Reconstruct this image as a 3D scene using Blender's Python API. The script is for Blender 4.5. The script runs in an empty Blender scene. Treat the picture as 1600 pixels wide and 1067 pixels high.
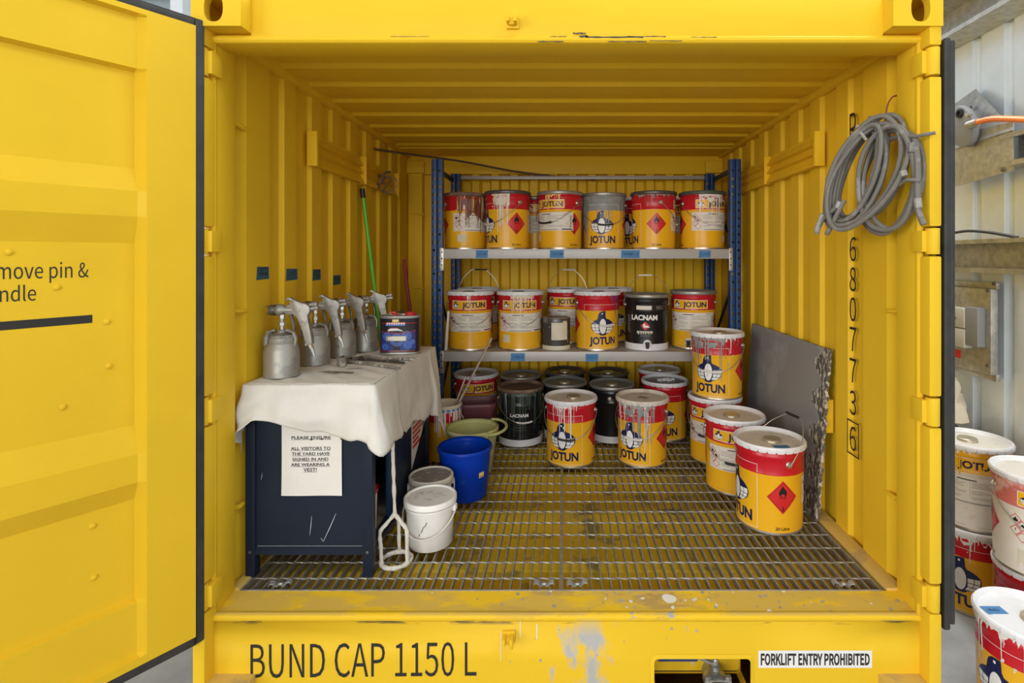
import bpy, bmesh, math, os, random
from mathutils import Vector, Matrix
sc = bpy.context.scene
COL = sc.collection
PI = math.pi
R = math.radians
CZ = 1.568                      # eye height above the workshop floor
GZ = 0.391                      # top of the floor grating

# ------------------------------------------------------------------ camera, sky, lights, exposure
cam = bpy.data.cameras.new('camera')
cam.sensor_width = 36.0
cam.lens = 820.0 / 1600.0 * 36.0
cam.shift_x = -80.0 / 1600.0
cam.shift_y = -130.5 / 1600.0
cam.clip_start = 0.05
co = bpy.data.objects.new('camera', cam)
COL.objects.link(co)
co.location = (0, 0, CZ)
co.rotation_euler = (R(90), 0, 0)
sc.camera = co

wd = bpy.data.worlds.new('world')
sc.world = wd
wd.use_nodes = True
bg = wd.node_tree.nodes['Background']
bg.inputs[0].default_value = (0.90, 0.95, 1.0, 1)
bg.inputs[1].default_value = 0.75

def area(name, loc, target, sx, sy, power, color=(1, 1, 1)):
    l = bpy.data.lights.new(name, 'AREA')
    l.shape = 'RECTANGLE'; l.size = sx; l.size_y = sy
    l.energy = power; l.color = color
    o = bpy.data.objects.new(name, l)
    COL.objects.link(o)
    o.location = loc
    o.rotation_euler = (Vector(target) - Vector(loc)).to_track_quat('-Z', 'Y').to_euler()
    return o
area('open_roller_door_daylight', (-1.0, -7.0, 2.5), (0.1, 2.5, 1.3), 6.0, 3.6, 355, (1.0, 0.97, 0.93))
area('side_fill', (-6.5, -3.5, 2.3), (0.6, 2.3, 1.4), 3.4, 3.2, 250, (1.0, 0.97, 0.93))  # fill added from the left to lift the right inner wall, no actual door
area('side_fill', (6.5, -3.5, 2.3), (-0.6, 2.3, 1.4), 3.4, 3.2, 235, (1.0, 0.97, 0.93))  # its counterpart, added to lift the left inner wall
area('overhead_lamp', (0.1, -0.9, 5.6), (0.1, 1.6, 0.8), 2.2, 2.2, 16, (1.0, 0.97, 0.92))
area('overhead_lamp', (1.66, 2.9, 4.4), (1.66, 2.9, 0.6), 0.5, 4.0, 135, (0.95, 0.98, 1.0))  # unseen lamp added above the side aisle to brighten the zinc cladding

vs = sc.view_settings
vs.view_transform = 'Standard'
vs.look = 'None'
vs.gamma = 1.0
vs.use_curve_mapping = False
vs.exposure = 0.0
sc.cycles.max_bounces = 10
sc.cycles.diffuse_bounces = 6

# ------------------------------------------------------------------ materials
MATS = {}
def srgb(r, g, b):
    f = lambda c: (c / 255 / 12.92) if c / 255 <= 0.04045 else ((c / 255 + 0.055) / 1.055) ** 2.4
    return (f(r), f(g), f(b))

def mat(name, col, rough=0.5, metal=0.0, var=0.0, vscale=6.0, bump=0.0, bscale=60.0, col2=None,
        thr=None, spec=0.4, stretch=None, trans=0.0, coat=0.0):
    """principled paint: base colour with a little noise; col2/thr = blotches of a second colour"""
    m = bpy.data.materials.new(name)
    m.use_nodes = True
    nt = m.node_tree; N = nt.nodes; L = nt.links
    b = N['Principled BSDF']
    b.inputs['Base Color'].default_value = (*col, 1)
    b.inputs['Roughness'].default_value = rough
    b.inputs['Metallic'].default_value = metal
    b.inputs['Specular IOR Level'].default_value = spec
    b.inputs['Coat Weight'].default_value = coat
    b.inputs['Coat Roughness'].default_value = 0.08
    b.inputs['Transmission Weight'].default_value = trans
    if var or col2 or bump:
        tc = N.new('ShaderNodeTexCoord')
        src = tc.outputs['Object']
        if stretch:
            mp = N.new('ShaderNodeMapping'); mp.inputs['Scale'].default_value = stretch
            L.new(src, mp.inputs['Vector']); src = mp.outputs['Vector']
    if var or col2:
        nz = N.new('ShaderNodeTexNoise'); nz.inputs['Scale'].default_value = vscale
        nz.inputs['Detail'].default_value = 6.0; nz.inputs['Roughness'].default_value = 0.62
        L.new(src, nz.inputs['Vector'])
        rp = N.new('ShaderNodeValToRGB')
        if col2:
            t = thr if thr is not None else 0.55
            rp.color_ramp.elements[0].position = t - 0.04; rp.color_ramp.elements[0].color = (*col, 1)
            rp.color_ramp.elements[1].position = t + 0.04; rp.color_ramp.elements[1].color = (*col2, 1)
        else:
            rp.color_ramp.elements[0].position = 0.3
            rp.color_ramp.elements[0].color = (*[c * (1 - var) for c in col], 1)
            rp.color_ramp.elements[1].position = 0.7
            rp.color_ramp.elements[1].color = (*[min(1, c * (1 + var)) for c in col], 1)
        L.new(nz.outputs['Fac'], rp.inputs['Fac'])
        L.new(rp.outputs['Color'], b.inputs['Base Color'])
    if bump:
        nb = N.new('ShaderNodeTexNoise'); nb.inputs['Scale'].default_value = bscale
        nb.inputs['Detail'].default_value = 4.0
        L.new(src, nb.inputs['Vector'])
        bp = N.new('ShaderNodeBump'); bp.inputs['Strength'].default_value = bump
        bp.inputs['Distance'].default_value = 0.004
        L.new(nb.outputs['Fac'], bp.inputs['Height'])
        L.new(bp.outputs['Normal'], b.inputs['Normal'])
    MATS[name] = m
    return m

YEL = (0.78, 0.497, 0.024)
mat('yellow_paint', YEL, 0.42, spec=0.12, var=0.035, vscale=3.0, bump=0.10, bscale=9.0)
mat('yellow_dusty', (0.62, 0.42, 0.10), 0.6, col2=(0.47, 0.33, 0.13), thr=0.56, vscale=7.0, bump=0.15)
mat('bund_yellow', (0.86, 0.58, 0.03), 0.45, col2=(0.30, 0.24, 0.08), thr=0.60, vscale=5.0)
mat('bund_grime', (0.84, 0.57, 0.03), 0.4, col2=(0.36, 0.29, 0.10), thr=0.58, vscale=6.0)
mat('black_rubber', (0.035, 0.034, 0.032), 0.55, var=0.3, vscale=14)
mat('black_letter', (0.022, 0.02, 0.016), 0.5)
mat('galv', (0.46, 0.45, 0.42), 0.42, 0.75, var=0.25, vscale=30, bump=0.05)
mat('galv_bar', (0.36, 0.35, 0.31), 0.5, 0.5, var=0.3, vscale=22)
mat('galv_dull', (0.44, 0.44, 0.43), 0.55, 0.4, var=0.22, vscale=22, bump=0.06)
mat('zinc_sheet', (0.76, 0.82, 0.87), 0.32, 0.35, var=0.05, vscale=8)
mat('concrete', (0.33, 0.335, 0.33), 0.6, var=0.2, vscale=4.0, bump=0.12, bscale=40)
mat('shed_white', (0.75, 0.78, 0.80), 0.5)
mat('shed_steel', (0.32, 0.38, 0.40), 0.5, 0.2)
mat('orange', (0.82, 0.43, 0.016), 0.28, var=0.03, vscale=5, spec=0.32)
mat('red', (0.52, 0.012, 0.022), 0.26, var=0.04, vscale=5, spec=0.35)
mat('red_print', (0.60, 0.022, 0.024), 0.3)
mat('navy', (0.012, 0.016, 0.075), 0.3)
mat('white_print', (0.80, 0.79, 0.76), 0.35)
mat('black_print', (0.012, 0.012, 0.012), 0.35)
mat('grey_print', (0.25, 0.24, 0.23), 0.5)
mat('paper', (0.72, 0.68, 0.60), 0.55, var=0.05, vscale=14)
mat('paper_aged', (0.66, 0.61, 0.48), 0.6, var=0.08, vscale=14)
mat('lid_white', (0.74, 0.74, 0.75), 0.28, var=0.06, vscale=12)
mat('lid_cream', (0.66, 0.61, 0.53), 0.4, col2=(0.52, 0.46, 0.38), thr=0.62, vscale=9)
mat('lid_grey', (0.34, 0.33, 0.30), 0.35, 0.5, var=0.2, vscale=12)
mat('lid_rust', (0.15, 0.09, 0.06), 0.55, col2=(0.25, 0.17, 0.11), thr=0.6, vscale=9)
mat('lid_dark', (0.10, 0.095, 0.09), 0.3, 0.4, col2=(0.26, 0.24, 0.21), thr=0.62, vscale=10)
mat('tin_metal', (0.55, 0.52, 0.46), 0.32, 0.85, var=0.15, vscale=20)
mat('brass_cap', (0.50, 0.44, 0.33), 0.35, 0.6, var=0.1, vscale=20)
mat('wire', (0.48, 0.46, 0.43), 0.35, 0.8)
mat('grip_black', (0.02, 0.02, 0.02), 0.45)
mat('grip_white', (0.72, 0.70, 0.65), 0.45)
mat('black_tin', (0.014, 0.013, 0.013), 0.25, var=0.2, vscale=10)
mat('drip_cream', (0.70, 0.60, 0.45), 0.4)
mat('drip_white', (0.74, 0.72, 0.67), 0.4)
mat('drip_grey', (0.27, 0.28, 0.26), 0.4, var=0.1, vscale=30)
mat('drip_green', (0.058, 0.082, 0.06), 0.4, var=0.2, vscale=30)
mat('drip_rust', (0.20, 0.055, 0.03), 0.4, var=0.2, vscale=30)
mat('drip_yellow', (0.80, 0.62, 0.20), 0.4)
mat('drip_blue', (0.05, 0.10, 0.38), 0.4)
mat('rack_blue', (0.008, 0.045, 0.155), 0.4, var=0.12, vscale=10)
mat('rack_dark', (0.012, 0.02, 0.045), 0.45)
mat('beam_grey', (0.40, 0.39, 0.365), 0.4, 0.15, var=0.06, vscale=6)
mat('tape_blue', (0.06, 0.20, 0.42), 0.65, var=0.1, vscale=30)
mat('tape_teal', (0.035, 0.10, 0.16), 0.65, var=0.1, vscale=30)
mat('pen_ink', (0.015, 0.04, 0.09), 0.6)
mat('cabinet_navy', (0.012, 0.019, 0.036), 0.42, spec=0.2, var=0.12, vscale=5, bump=0.04)
mat('cabinet_blue', (0.008, 0.035, 0.075), 0.45, var=0.1, vscale=5)
mat('scratch', (0.55, 0.58, 0.62), 0.5)
mat('shelf_wood', (0.22, 0.18, 0.13), 0.7, var=0.2, vscale=12)
mat('cloth', (0.71, 0.69, 0.63), 0.9, var=0.05, vscale=9, bump=0.5, bscale=14, spec=0.1)
mat('sign_paper', (0.80, 0.77, 0.71), 0.7, var=0.03, vscale=12, spec=0.2)
mat('gun_alu', (0.34, 0.325, 0.29), 0.46, 0.55, col2=(0.22, 0.205, 0.18), thr=0.56, vscale=34, bump=0.12, bscale=60)
mat('gun_dark', (0.16, 0.155, 0.145), 0.4, 0.7, var=0.2, vscale=40)
mat('gun_chrome', (0.58, 0.57, 0.53), 0.22, 0.9)
mat('cup_alu', (0.40, 0.385, 0.345), 0.45, 0.5, col2=(0.30, 0.30, 0.275), thr=0.55, vscale=14, bump=0.08, bscale=40)
mat('tin_purple', (0.035, 0.03, 0.15), 0.3, col2=(0.02, 0.05, 0.24), thr=0.5, vscale=14)
mat('ring_blue', (0.10, 0.22, 0.62), 0.3)
mat('tin_black', (0.018, 0.015, 0.02), 0.3)
mat('cap_red', (0.55, 0.02, 0.025), 0.4)
mat('tool_dirty', (0.22, 0.20, 0.17), 0.6, 0.2, col2=(0.50, 0.47, 0.40), thr=0.56, vscale=45, bump=0.4, bscale=90)
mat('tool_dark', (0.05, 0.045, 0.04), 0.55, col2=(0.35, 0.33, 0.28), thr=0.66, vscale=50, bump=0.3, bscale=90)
mat('tool_metal', (0.26, 0.24, 0.20), 0.5, 0.4, col2=(0.15, 0.13, 0.10), thr=0.55, vscale=30)
mat('pole_green', (0.13, 0.50, 0.02), 0.3)
mat('pole_pink', (0.33, 0.035, 0.05), 0.45, col2=(0.16, 0.05, 0.03), thr=0.6, vscale=4)
mat('rod_brown', (0.12, 0.075, 0.05), 0.55, 0.3, var=0.2, vscale=12)
mat('bucket_blue', (0.002, 0.042, 0.42), 0.38, spec=0.22, col2=(0.04, 0.10, 0.46), thr=0.66, vscale=14)
mat('bucket_lime', (0.50, 0.50, 0.20), 0.42, col2=(0.60, 0.58, 0.36), thr=0.6, vscale=8)
mat('tub_maroon', (0.14, 0.04, 0.05), 0.45, var=0.12, vscale=10)
mat('tub_white', (0.90, 0.88, 0.83), 0.38, var=0.04, vscale=12)
mat('tub_lid', (0.84, 0.82, 0.76), 0.42, col2=(0.72, 0.69, 0.62), thr=0.64, vscale=16)
mat('tub_lid_dirty', (0.22, 0.20, 0.17), 0.6, col2=(0.52, 0.48, 0.40), thr=0.60, vscale=16, stretch=(1, 2.5, 1))
mat('tub_dirty', (0.60, 0.56, 0.48), 0.5, col2=(0.42, 0.38, 0.30), thr=0.6, vscale=14)
mat('mixer_white', (0.70, 0.66, 0.57), 0.7, col2=(0.50, 0.45, 0.36), thr=0.62, vscale=30, bump=0.9, bscale=60)
mat('stick', (0.38, 0.30, 0.24), 0.6, var=0.2, vscale=20)
mat('cable', (0.165, 0.155, 0.135), 0.5, col2=(0.25, 0.24, 0.225), thr=0.6, vscale=14, bump=0.1)
mat('cable_tape', (0.33, 0.315, 0.285), 0.6, var=0.2, vscale=40)
mat('copper_wire', (0.24, 0.07, 0.03), 0.5)
mat('steel_sheet', (0.30, 0.305, 0.30), 0.5, 0.2, col2=(0.38, 0.385, 0.38), thr=0.56, vscale=3.0, bump=0.15, bscale=20)
mat('sheet_edge', (0.10, 0.09, 0.08), 0.7, col2=(0.58, 0.53, 0.43), thr=0.54, vscale=55, bump=1.0, bscale=60, stretch=(1, 1, 0.5))
mat('valve_steel', (0.42, 0.41, 0.38), 0.35, 0.75, var=0.25, vscale=30, bump=0.1)
mat('handle_blue', (0.03, 0.05, 0.14), 0.4)
mat('orange_hose', (0.85, 0.22, 0.03), 0.4)
mat('grey_plastic', (0.24, 0.245, 0.25), 0.4)
mat('switch_white', (0.50, 0.49, 0.45), 0.4)
mat('white_skin', (0.75, 0.70, 0.63), 0.35, col2=(0.62, 0.38, 0.26), thr=0.66, vscale=7)
mat('pink_skin', (0.60, 0.16, 0.14), 0.35, col2=(0.72, 0.45, 0.40), thr=0.55, vscale=9)
mat('crumple', (0.66, 0.58, 0.44), 0.5, var=0.08, vscale=14, bump=0.3)
mat('splat_white', (0.78, 0.74, 0.64), 0.4)

# the sill of the container: paint scraped to grey primer and splashed near its middle (wear stays put)
def worn_yellow():
    m = mat('yellow_worn', YEL, 0.42, spec=0.12)
    nt = m.node_tree; N = nt.nodes; L = nt.links
    b = N['Principled BSDF']
    tc = N.new('ShaderNodeTexCoord')
    sp = N.new('ShaderNodeSeparateXYZ'); L.new(tc.outputs['Object'], sp.inputs[0])
    def mth(op, a, bb=None, clamp=False):
        n = N.new('ShaderNodeMath'); n.operation = op; n.use_clamp = clamp
        for i, v in enumerate((a, bb)):
            if v is None: continue
            if isinstance(v, (int, float)): n.inputs[i].default_value = v
            else: L.new(v, n.inputs[i])
        return n.outputs[0]
    def band(x, c, w):          # 1 inside |x-c|<w, soft
        d = mth('ABSOLUTE', mth('SUBTRACT', x, c))
        return mth('SUBTRACT', 1.0, mth('DIVIDE', d, w), True)
    def noise(scale, stretch=(1, 1, 1), detail=5):
        mp = N.new('ShaderNodeMapping'); mp.inputs['Scale'].default_value = stretch
        L.new(tc.outputs['Object'], mp.inputs['Vector'])
        nz = N.new('ShaderNodeTexNoise'); nz.inputs['Scale'].default_value = scale
        nz.inputs['Detail'].default_value = detail; nz.inputs['Roughness'].default_value = 0.6
        L.new(mp.outputs['Vector'], nz.inputs['Vector']); return nz.outputs['Fac']
    def mix(fac, a, bcol):
        n = N.new('ShaderNodeMix'); n.data_type = 'RGBA'
        L.new(fac, n.inputs['Factor'])
        if hasattr(a, 'links'): L.new(a, n.inputs['A'])
        else: n.inputs['A'].default_value = (*a, 1)
        n.inputs['B'].default_value = (*bcol, 1)
        return n.outputs['Result']
    x, y, z = sp.outputs
    step = lambda v, t: mth('MULTIPLY', mth('SUBTRACT', v, t), 14.0, True)
    # dust lying along the top of the sill
    top = mth('MULTIPLY', mth('SUBTRACT', z, 0.3725), 400.0, True)
    tan = mth('MULTIPLY', top, mth('MULTIPLY', step(noise(5.0, (0.7, 2, 1)), 0.42), 0.52))
    c = mix(tan, YEL, (0.50, 0.35, 0.12))
    brown = mth('MULTIPLY', mth('MULTIPLY', step(z, 0.34), band(x, 0.25, 0.7)), step(noise(9.0, (0.6, 2, 1)), 0.53))
    c = mix(brown, c, (0.30, 0.20, 0.12))
    grey = mth('MULTIPLY', step(z, 0.30), step(mth('ADD', noise(20.0, (0.8, 1, 1)), mth('MULTIPLY', band(x, 0.36, 0.75), 0.20)), 0.80))
    c = mix(grey, c, (0.36, 0.36, 0.34))
    # scraped patch on the front face
    patch = mth('ADD', mth('MULTIPLY', band(x, 0.085, 0.26), 0.55), mth('MULTIPLY', noise(11.0, (1, 1, 0.55), 9), 0.80))
    low = mth('SUBTRACT', 1.0, step(z, 0.30))
    c = mix(mth('MULTIPLY', step(patch, 0.83), low), c, (0.42, 0.42, 0.40))
    # chips over the seam
    seam = mth('MULTIPLY', band(z, 0.352, 0.012), step(noise(5, (1, 1, 6)), 0.56))
    c = mix(seam, c, (0.10, 0.08, 0.05))
    L.new(c, b.inputs['Base Color'])
worn_yellow()

# ------------------------------------------------------------------ helpers
class MB:
    """collects shapes; build() links them as ONE mesh object"""
    def __init__(s): s.v = []; s.f = []; s.m = []; s.k = 0
    def add(s, vs, fs, k=None):
        o = len(s.v); s.v += [tuple(v) for v in vs]
        k = s.k if k is None else k
        for f in fs: s.f.append(tuple(i + o for i in f)); s.m.append(k)
        return s
    def box(s, x0, x1, y0, y1, z0, z1, k=None, M=None):
        vs = [Vector(p) for p in ((x0,y0,z0),(x1,y0,z0),(x1,y1,z0),(x0,y1,z0),(x0,y0,z1),(x1,y0,z1),(x1,y1,z1),(x0,y1,z1))]
        if M: vs = [M @ v for v in vs]
        return s.add(vs, [(0,3,2,1),(4,5,6,7),(0,1,5,4),(1,2,6,5),(2,3,7,6),(3,0,4,7)], k)
    def prism(s, pts, fn, h0, h1, k=None):
        """outline pts (2D) swept from h0 to h1; fn(u, v, h) -> point"""
        n = len(pts)
        vs = [fn(u, v, h0) for u, v in pts] + [fn(u, v, h1) for u, v in pts]
        fs = [tuple(range(n))[::-1], tuple(range(n, 2*n))]
        fs += [(i, (i+1) % n, n + (i+1) % n, n + i) for i in range(n)]
        return s.add(vs, fs, k)
    def tube(s, pts, r, n=8, closed=False, k=None, caps=True, twist=0.0):
        pts = [Vector(p) for p in pts]; N = len(pts)
        rs = r if isinstance(r, (list, tuple)) else [r] * N
        T = []
        for i in range(N):
            a = pts[(i-1) % N] if (closed or i) else pts[0]
            b = pts[(i+1) % N] if (closed or i < N-1) else pts[-1]
            T.append((b - a).normalized())
        up = Vector((0, 0, 1)) if abs(T[0].z) < 0.9 else Vector((1, 0, 0))
        u = T[0].cross(up).normalized()
        vs = []
        for i in range(N):
            u = (u - T[i] * u.dot(T[i])).normalized(); w = T[i].cross(u)
            for j in range(n):
                a = 2*PI*j/n + PI/n + twist*i
                vs.append(pts[i] + (u*math.cos(a) + w*math.sin(a)) * rs[i])
        fs = []
        for i in range(N if closed else N-1):
            o, q = i*n, ((i+1) % N)*n
            fs += [(o+j, o+(j+1) % n, q+(j+1) % n, q+j) for j in range(n)]
        if caps and not closed:
            fs += [tuple(range(n))[::-1], tuple(range((N-1)*n, N*n))]
        return s.add(vs, fs, k)
    def lathe(s, prof, n=40, c=(0,0,0), ks=None, M=None, sx=1.0, sy=1.0, cap=True):
        vs = []
        for r, z in prof:
            for j in range(n):
                a = 2*PI*j/n
                p = Vector((c[0] + r*sx*math.sin(a), c[1] - r*sy*math.cos(a), c[2] + z))
                vs.append(M @ p if M else p)
        o = len(s.v); s.v += [tuple(v) for v in vs]
        for i in range(len(prof)-1):
            k = ks[i] if ks else s.k
            for j in range(n):
                s.f.append((o+i*n+j, o+i*n+(j+1) % n, o+(i+1)*n+(j+1) % n, o+(i+1)*n+j)); s.m.append(k)
        if cap:
            if prof[0][0] > 1e-6:
                s.f.append(tuple(o+j for j in range(n))[::-1]); s.m.append(ks[0] if ks else s.k)
            if prof[-1][0] > 1e-6:
                s.f.append(tuple(o+(len(prof)-1)*n+j for j in range(n))); s.m.append(ks[-1] if ks else s.k)
        return s
    def grid(s, nu, nv, fn, k=None, flip=False):
        vs = [fn(i/(nu-1), j/(nv-1)) for j in range(nv) for i in range(nu)]
        fs = []
        for j in range(nv-1):
            for i in range(nu-1):
                q = (j*nu+i, j*nu+i+1, (j+1)*nu+i+1, (j+1)*nu+i)
                fs.append(q[::-1] if flip else q)
        return s.add(vs, fs, k)
    def mesh(s, name, mats, smooth=35, bev=0.0, weld=False):
        me = bpy.data.meshes.new(name)
        me.from_pydata(s.v, [], s.f)
        for m in ([mats] if isinstance(mats, str) else mats): me.materials.append(MATS[m])
        me.polygons.foreach_set('material_index', s.m)
        bm = bmesh.new(); bm.from_mesh(me)
        bmesh.ops.remove_doubles(bm, verts=bm.verts, dist=1e-6)
        if weld: bmesh.ops.recalc_face_normals(bm, faces=bm.faces)
        if bev:
            es = [e for e in bm.edges if len(e.link_faces) == 2 and e.calc_face_angle() > R(30)]
            bmesh.ops.bevel(bm, geom=es, offset=bev, segments=2, profile=0.6, affect='EDGES')
        bm.to_mesh(me); bm.free()
        if smooth:
            me.polygons.foreach_set('use_smooth', [True]*len(me.polygons))
            me.set_sharp_from_angle(angle=R(smooth))
        me.update()
        return me
    def build(s, name, mats, parent=None, loc=(0,0,0), rot=(0,0,0), smooth=35, bev=0.0, weld=False):
        return obj(name, s.mesh(name, mats, smooth, bev, weld), parent, loc, rot)

def obj(name, me, parent=None, loc=(0,0,0), rot=(0,0,0)):
    o = bpy.data.objects.new(name, me)
    COL.objects.link(o)
    o.location = loc; o.rotation_euler = rot
    if parent: o.parent = parent
    return o

def tag(o, label=None, cat=None, group=None, kind=None):
    if label: o['label'] = label
    if cat: o['category'] = cat
    if group: o['group'] = group
    if kind: o['kind'] = kind
    return o

def thing(name, label, cat, loc=(0,0,0), rz=0.0, group=None):
    o = bpy.data.objects.new(name, None)
    COL.objects.link(o)
    o.empty_display_size = 0.1
    o.location = loc; o.rotation_euler = (0, 0, rz)
    return tag(o, label, cat, group)

def copy_tree(o, parent=None):
    c = o.copy(); COL.objects.link(c)
    if parent: c.parent = parent
    for ch in list(o.children): copy_tree(ch, c)
    return c

def P(px, py, Y):
    """photo pixel at depth Y -> world point"""
    return Vector(((px - 880.0) * Y / 820.0, Y, CZ + (403.0 - py) * Y / 820.0))

# flat print ---------------------------------------------------------------
_tc = {}
try:                            # Blender's own bundled grotesque for stencils; its built-in face otherwise
    GROT = bpy.data.fonts.load(os.path.join(bpy.utils.system_resource('DATAFILES'), 'fonts', 'Noto Sans CJK Regular.woff2'))
except Exception:
    GROT = None
def text2d(s, w=None, h=0.1, bold=0.0, grot=False):
    """outline of a word as (verts2d, faces): height h of the capitals, width w, centred on u, standing on v=0"""
    key = (s, bold, grot)
    if key not in _tc:
        cu = bpy.data.curves.new('t', 'FONT'); cu.body = s; cu.size = 1.0; cu.offset = bold
        cu.resolution_u = 3; cu.fill_mode = 'FRONT'
        if grot and GROT: cu.font = GROT
        ob = bpy.data.objects.new('t', cu); COL.objects.link(ob)
        dg = bpy.context.evaluated_depsgraph_get(); dg.update()
        me = bpy.data.meshes.new_from_object(ob.evaluated_get(dg))
        vs = [(v.co.x, v.co.y) for v in me.vertices]; fs = [tuple(p.vertices) for p in me.polygons]
        bpy.data.objects.remove(ob); bpy.data.curves.remove(cu); bpy.data.meshes.remove(me)
        cap = 0.73
        if not any(c.isupper() or c.isdigit() for c in s): cap = 0.55
        _tc[key] = (vs, fs, cap)
    vs, fs, cap = _tc[key]
    x0 = min(v[0] for v in vs); x1 = max(v[0] for v in vs)
    y0 = 0.0; y1 = max(v[1] for v in vs)
    ky = h / max(y1, 1e-6)
    kx = (w / (x1 - x0)) if w else ky
    return [((x - (x0+x1)/2)*kx, (y - y0)*ky) for x, y in vs], fs

def rect2d(u0, u1, v0, v1): return [(u0,v0),(u1,v0),(u1,v1),(u0,v1)], [(0,1,2,3)]
def ell2d(cu, cv, ru, rv, n=20):
    return [(cu + ru*math.cos(2*PI*i/n), cv + rv*math.sin(2*PI*i/n)) for i in range(n)], [tuple(range(n))]
def poly2d(pts): return list(pts), [tuple(range(len(pts)))]
def ring2d(cu, cv, r0, r1, n=20, a0=0, a1=2*PI):
    vs = []; fs = []
    for i in range(n+1):
        a = a0 + (a1-a0)*i/n
        vs += [(cu + r0*math.cos(a), cv + r0*math.sin(a)), (cu + r1*math.cos(a), cv + r1*math.sin(a))]
    for i in range(n): fs.append((2*i, 2*i+1, 2*i+3, 2*i+2))
    return vs, fs
def frame2d(u0, u1, v0, v1, t):
    vs = []; fs = []
    for a in (rect2d(u0,u1,v0,v0+t), rect2d(u0,u1,v1-t,v1), rect2d(u0,u0+t,v0+t,v1-t), rect2d(u1-t,u1,v0+t,v1-t)):
        o = len(vs); vs += a[0]; fs += [tuple(i+o for i in f) for f in a[1]]
    return vs, fs
def move2d(s, du=0, dv=0, rot=0.0, k=1.0):
    c, n = math.cos(rot)*k, math.sin(rot)*k
    return [(u*c - v*n + du, u*n + v*c + dv) for u, v in s[0]], s[1]

def wrap(mb, shape, fn, k, off=0.0006, step=0.010):
    """lay a flat shape on a surface; fn(u, v, off) -> point; cut into strips so it follows the curve"""
    vs, fs = shape
    if step:
        bm = bmesh.new()
        bv = [bm.verts.new((u, v, 0)) for u, v in vs]
        for f in fs:
            try: bm.faces.new([bv[i] for i in f])
            except ValueError: pass
        bmesh.ops.triangulate(bm, faces=bm.faces)
        u0 = min(v[0] for v in vs); u1 = max(v[0] for v in vs)
        i = math.ceil(u0/step)
        while i*step < u1:
            bmesh.ops.bisect_plane(bm, geom=bm.verts[:]+bm.edges[:]+bm.faces[:], plane_co=(i*step,0,0), plane_no=(1,0,0), dist=1e-6)
            i += 1
        bm.normal_update()
        bm.verts.index_update()
        vv = [(v.co.x, v.co.y) for v in bm.verts]
        ff = [tuple(v.index for v in (f.verts if f.normal.z > 0 else reversed(f.verts))) for f in bm.faces]
        bm.free()
        vs, fs = vv, ff
    mb.add([fn(u, v, off) for u, v in vs], fs, k)
    return mb

def flat_fn(o, ud, vd):
    o, ud, vd = Vector(o), Vector(ud).normalized(), Vector(vd).normalized()
    nd = ud.cross(vd)
    return lambda u, v, off: o + ud*u + vd*v + nd*off

def smoothpath(pts, n):
    """Catmull-Rom through pts, n samples per span"""
    pts = [Vector(p) for p in pts]
    out = []
    for i in range(len(pts)-1):
        p0 = pts[max(i-1, 0)]; p1 = pts[i]; p2 = pts[i+1]; p3 = pts[min(i+2, len(pts)-1)]
        for j in range(n):
            t = j/n
            out.append(0.5*((2*p1) + (p2-p0)*t + (2*p0-5*p1+4*p2-p3)*t*t + (3*p1-p0-3*p2+p3)*t**3))
    out.append(pts[-1])
    return out

# ------------------------------------------------------------------ the workshop around the container
def structure(o): return tag(o, kind='structure')
structure(MB().box(-9, 2.11, -6, 9.1, -0.06, 0).build('floor', 'concrete', smooth=0))

def sheet_profile(y0, y1, pitch, flat, rib, depth):
    pts = []; y = y0
    while y < y1:
        pts += [(y, 0), (y+flat, 0), (y+flat+0.010, depth), (y+flat+0.010+rib, depth)]
        if y + pitch < y1: pts.append((y+pitch-0.004, 0))
        y += pitch
    return pts
# zinc clad wall to the right: ribs point out of the room, pans towards it
pr = sheet_profile(-5.5, 9.0, 0.190, 0.130, 0.042, 0.02)
mb = MB()
for (a, da), (b, db) in zip(pr, pr[1:]):
    mb.add([(2.08+da, a, 0), (2.08+db, b, 0), (2.08+db, b, 6.4), (2.08+da, a, 6.4)], [(0, 1, 2, 3)])
structure(mb.build('wall_right', 'zinc_sheet', smooth=0))
pr = sheet_profile(-9.0, 2.08, 0.25, 0.16, 0.05, 0.03)
mb = MB()
for (a, da), (b, db) in zip(pr, pr[1:]):
    mb.add([(a, 9.0+da, 0), (b, 9.0+db, 0), (b, 9.0+db, 6.4), (a, 9.0+da, 6.4)], [(3, 2, 1, 0)])
structure(mb.build('wall_back', 'zinc_sheet', smooth=0))
# girts on the right wall (lipped channels)
def girt(n, z0, z1, y0, y1, d=0.07, mt='galv'):
    prof = [(0, z0), (0, z1), (-d, z1), (-d, z1-0.02), (-d+0.012, z1-0.02), (-d+0.003, z1-0.004), (-0.004, z1-0.004),
            (-0.004, z0+0.004), (-d+0.003, z0+0.004), (-d+0.012, z0+0.022), (-d, z0+0.022), (-d, z0)]
    mb = MB(); mb.prism(prof, lambda u, v, h: (2.078+u, h, v), y0, y1)
    structure(mb.build('trim_%d' % n, mt, smooth=0, weld=True))
girt(1, 2.673, 2.89, -5.5, 9.0, 0.16)
girt(2, 1.498, 1.656, -5.5, 9.0, 0.12)
girt(3, 1.977, 2.121, -5.5, 2.39, 0.10)
# white steel column and rafters far behind, seen over the open door
structure(MB().box(-4.42, -4.28, 5.9, 6.1, 0, 6.0).build('trim_4', 'shed_white', bev=0.004))
structure(MB().box(-8.0, -4.35, 5.96, 6.04, 4.28, 4.50).box(-8.0, -4.35, 5.90, 6.10, 4.50, 4.52).box(-8.0, -4.35, 5.90, 6.10, 4.26, 4.28).build('trim_5', 'shed_steel', bev=0.003))
structure(MB().box(-5.6, -5.4, 6.9, 7.1, 0, 6.0).build('trim_6', 'shed_steel', bev=0.003))

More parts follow.
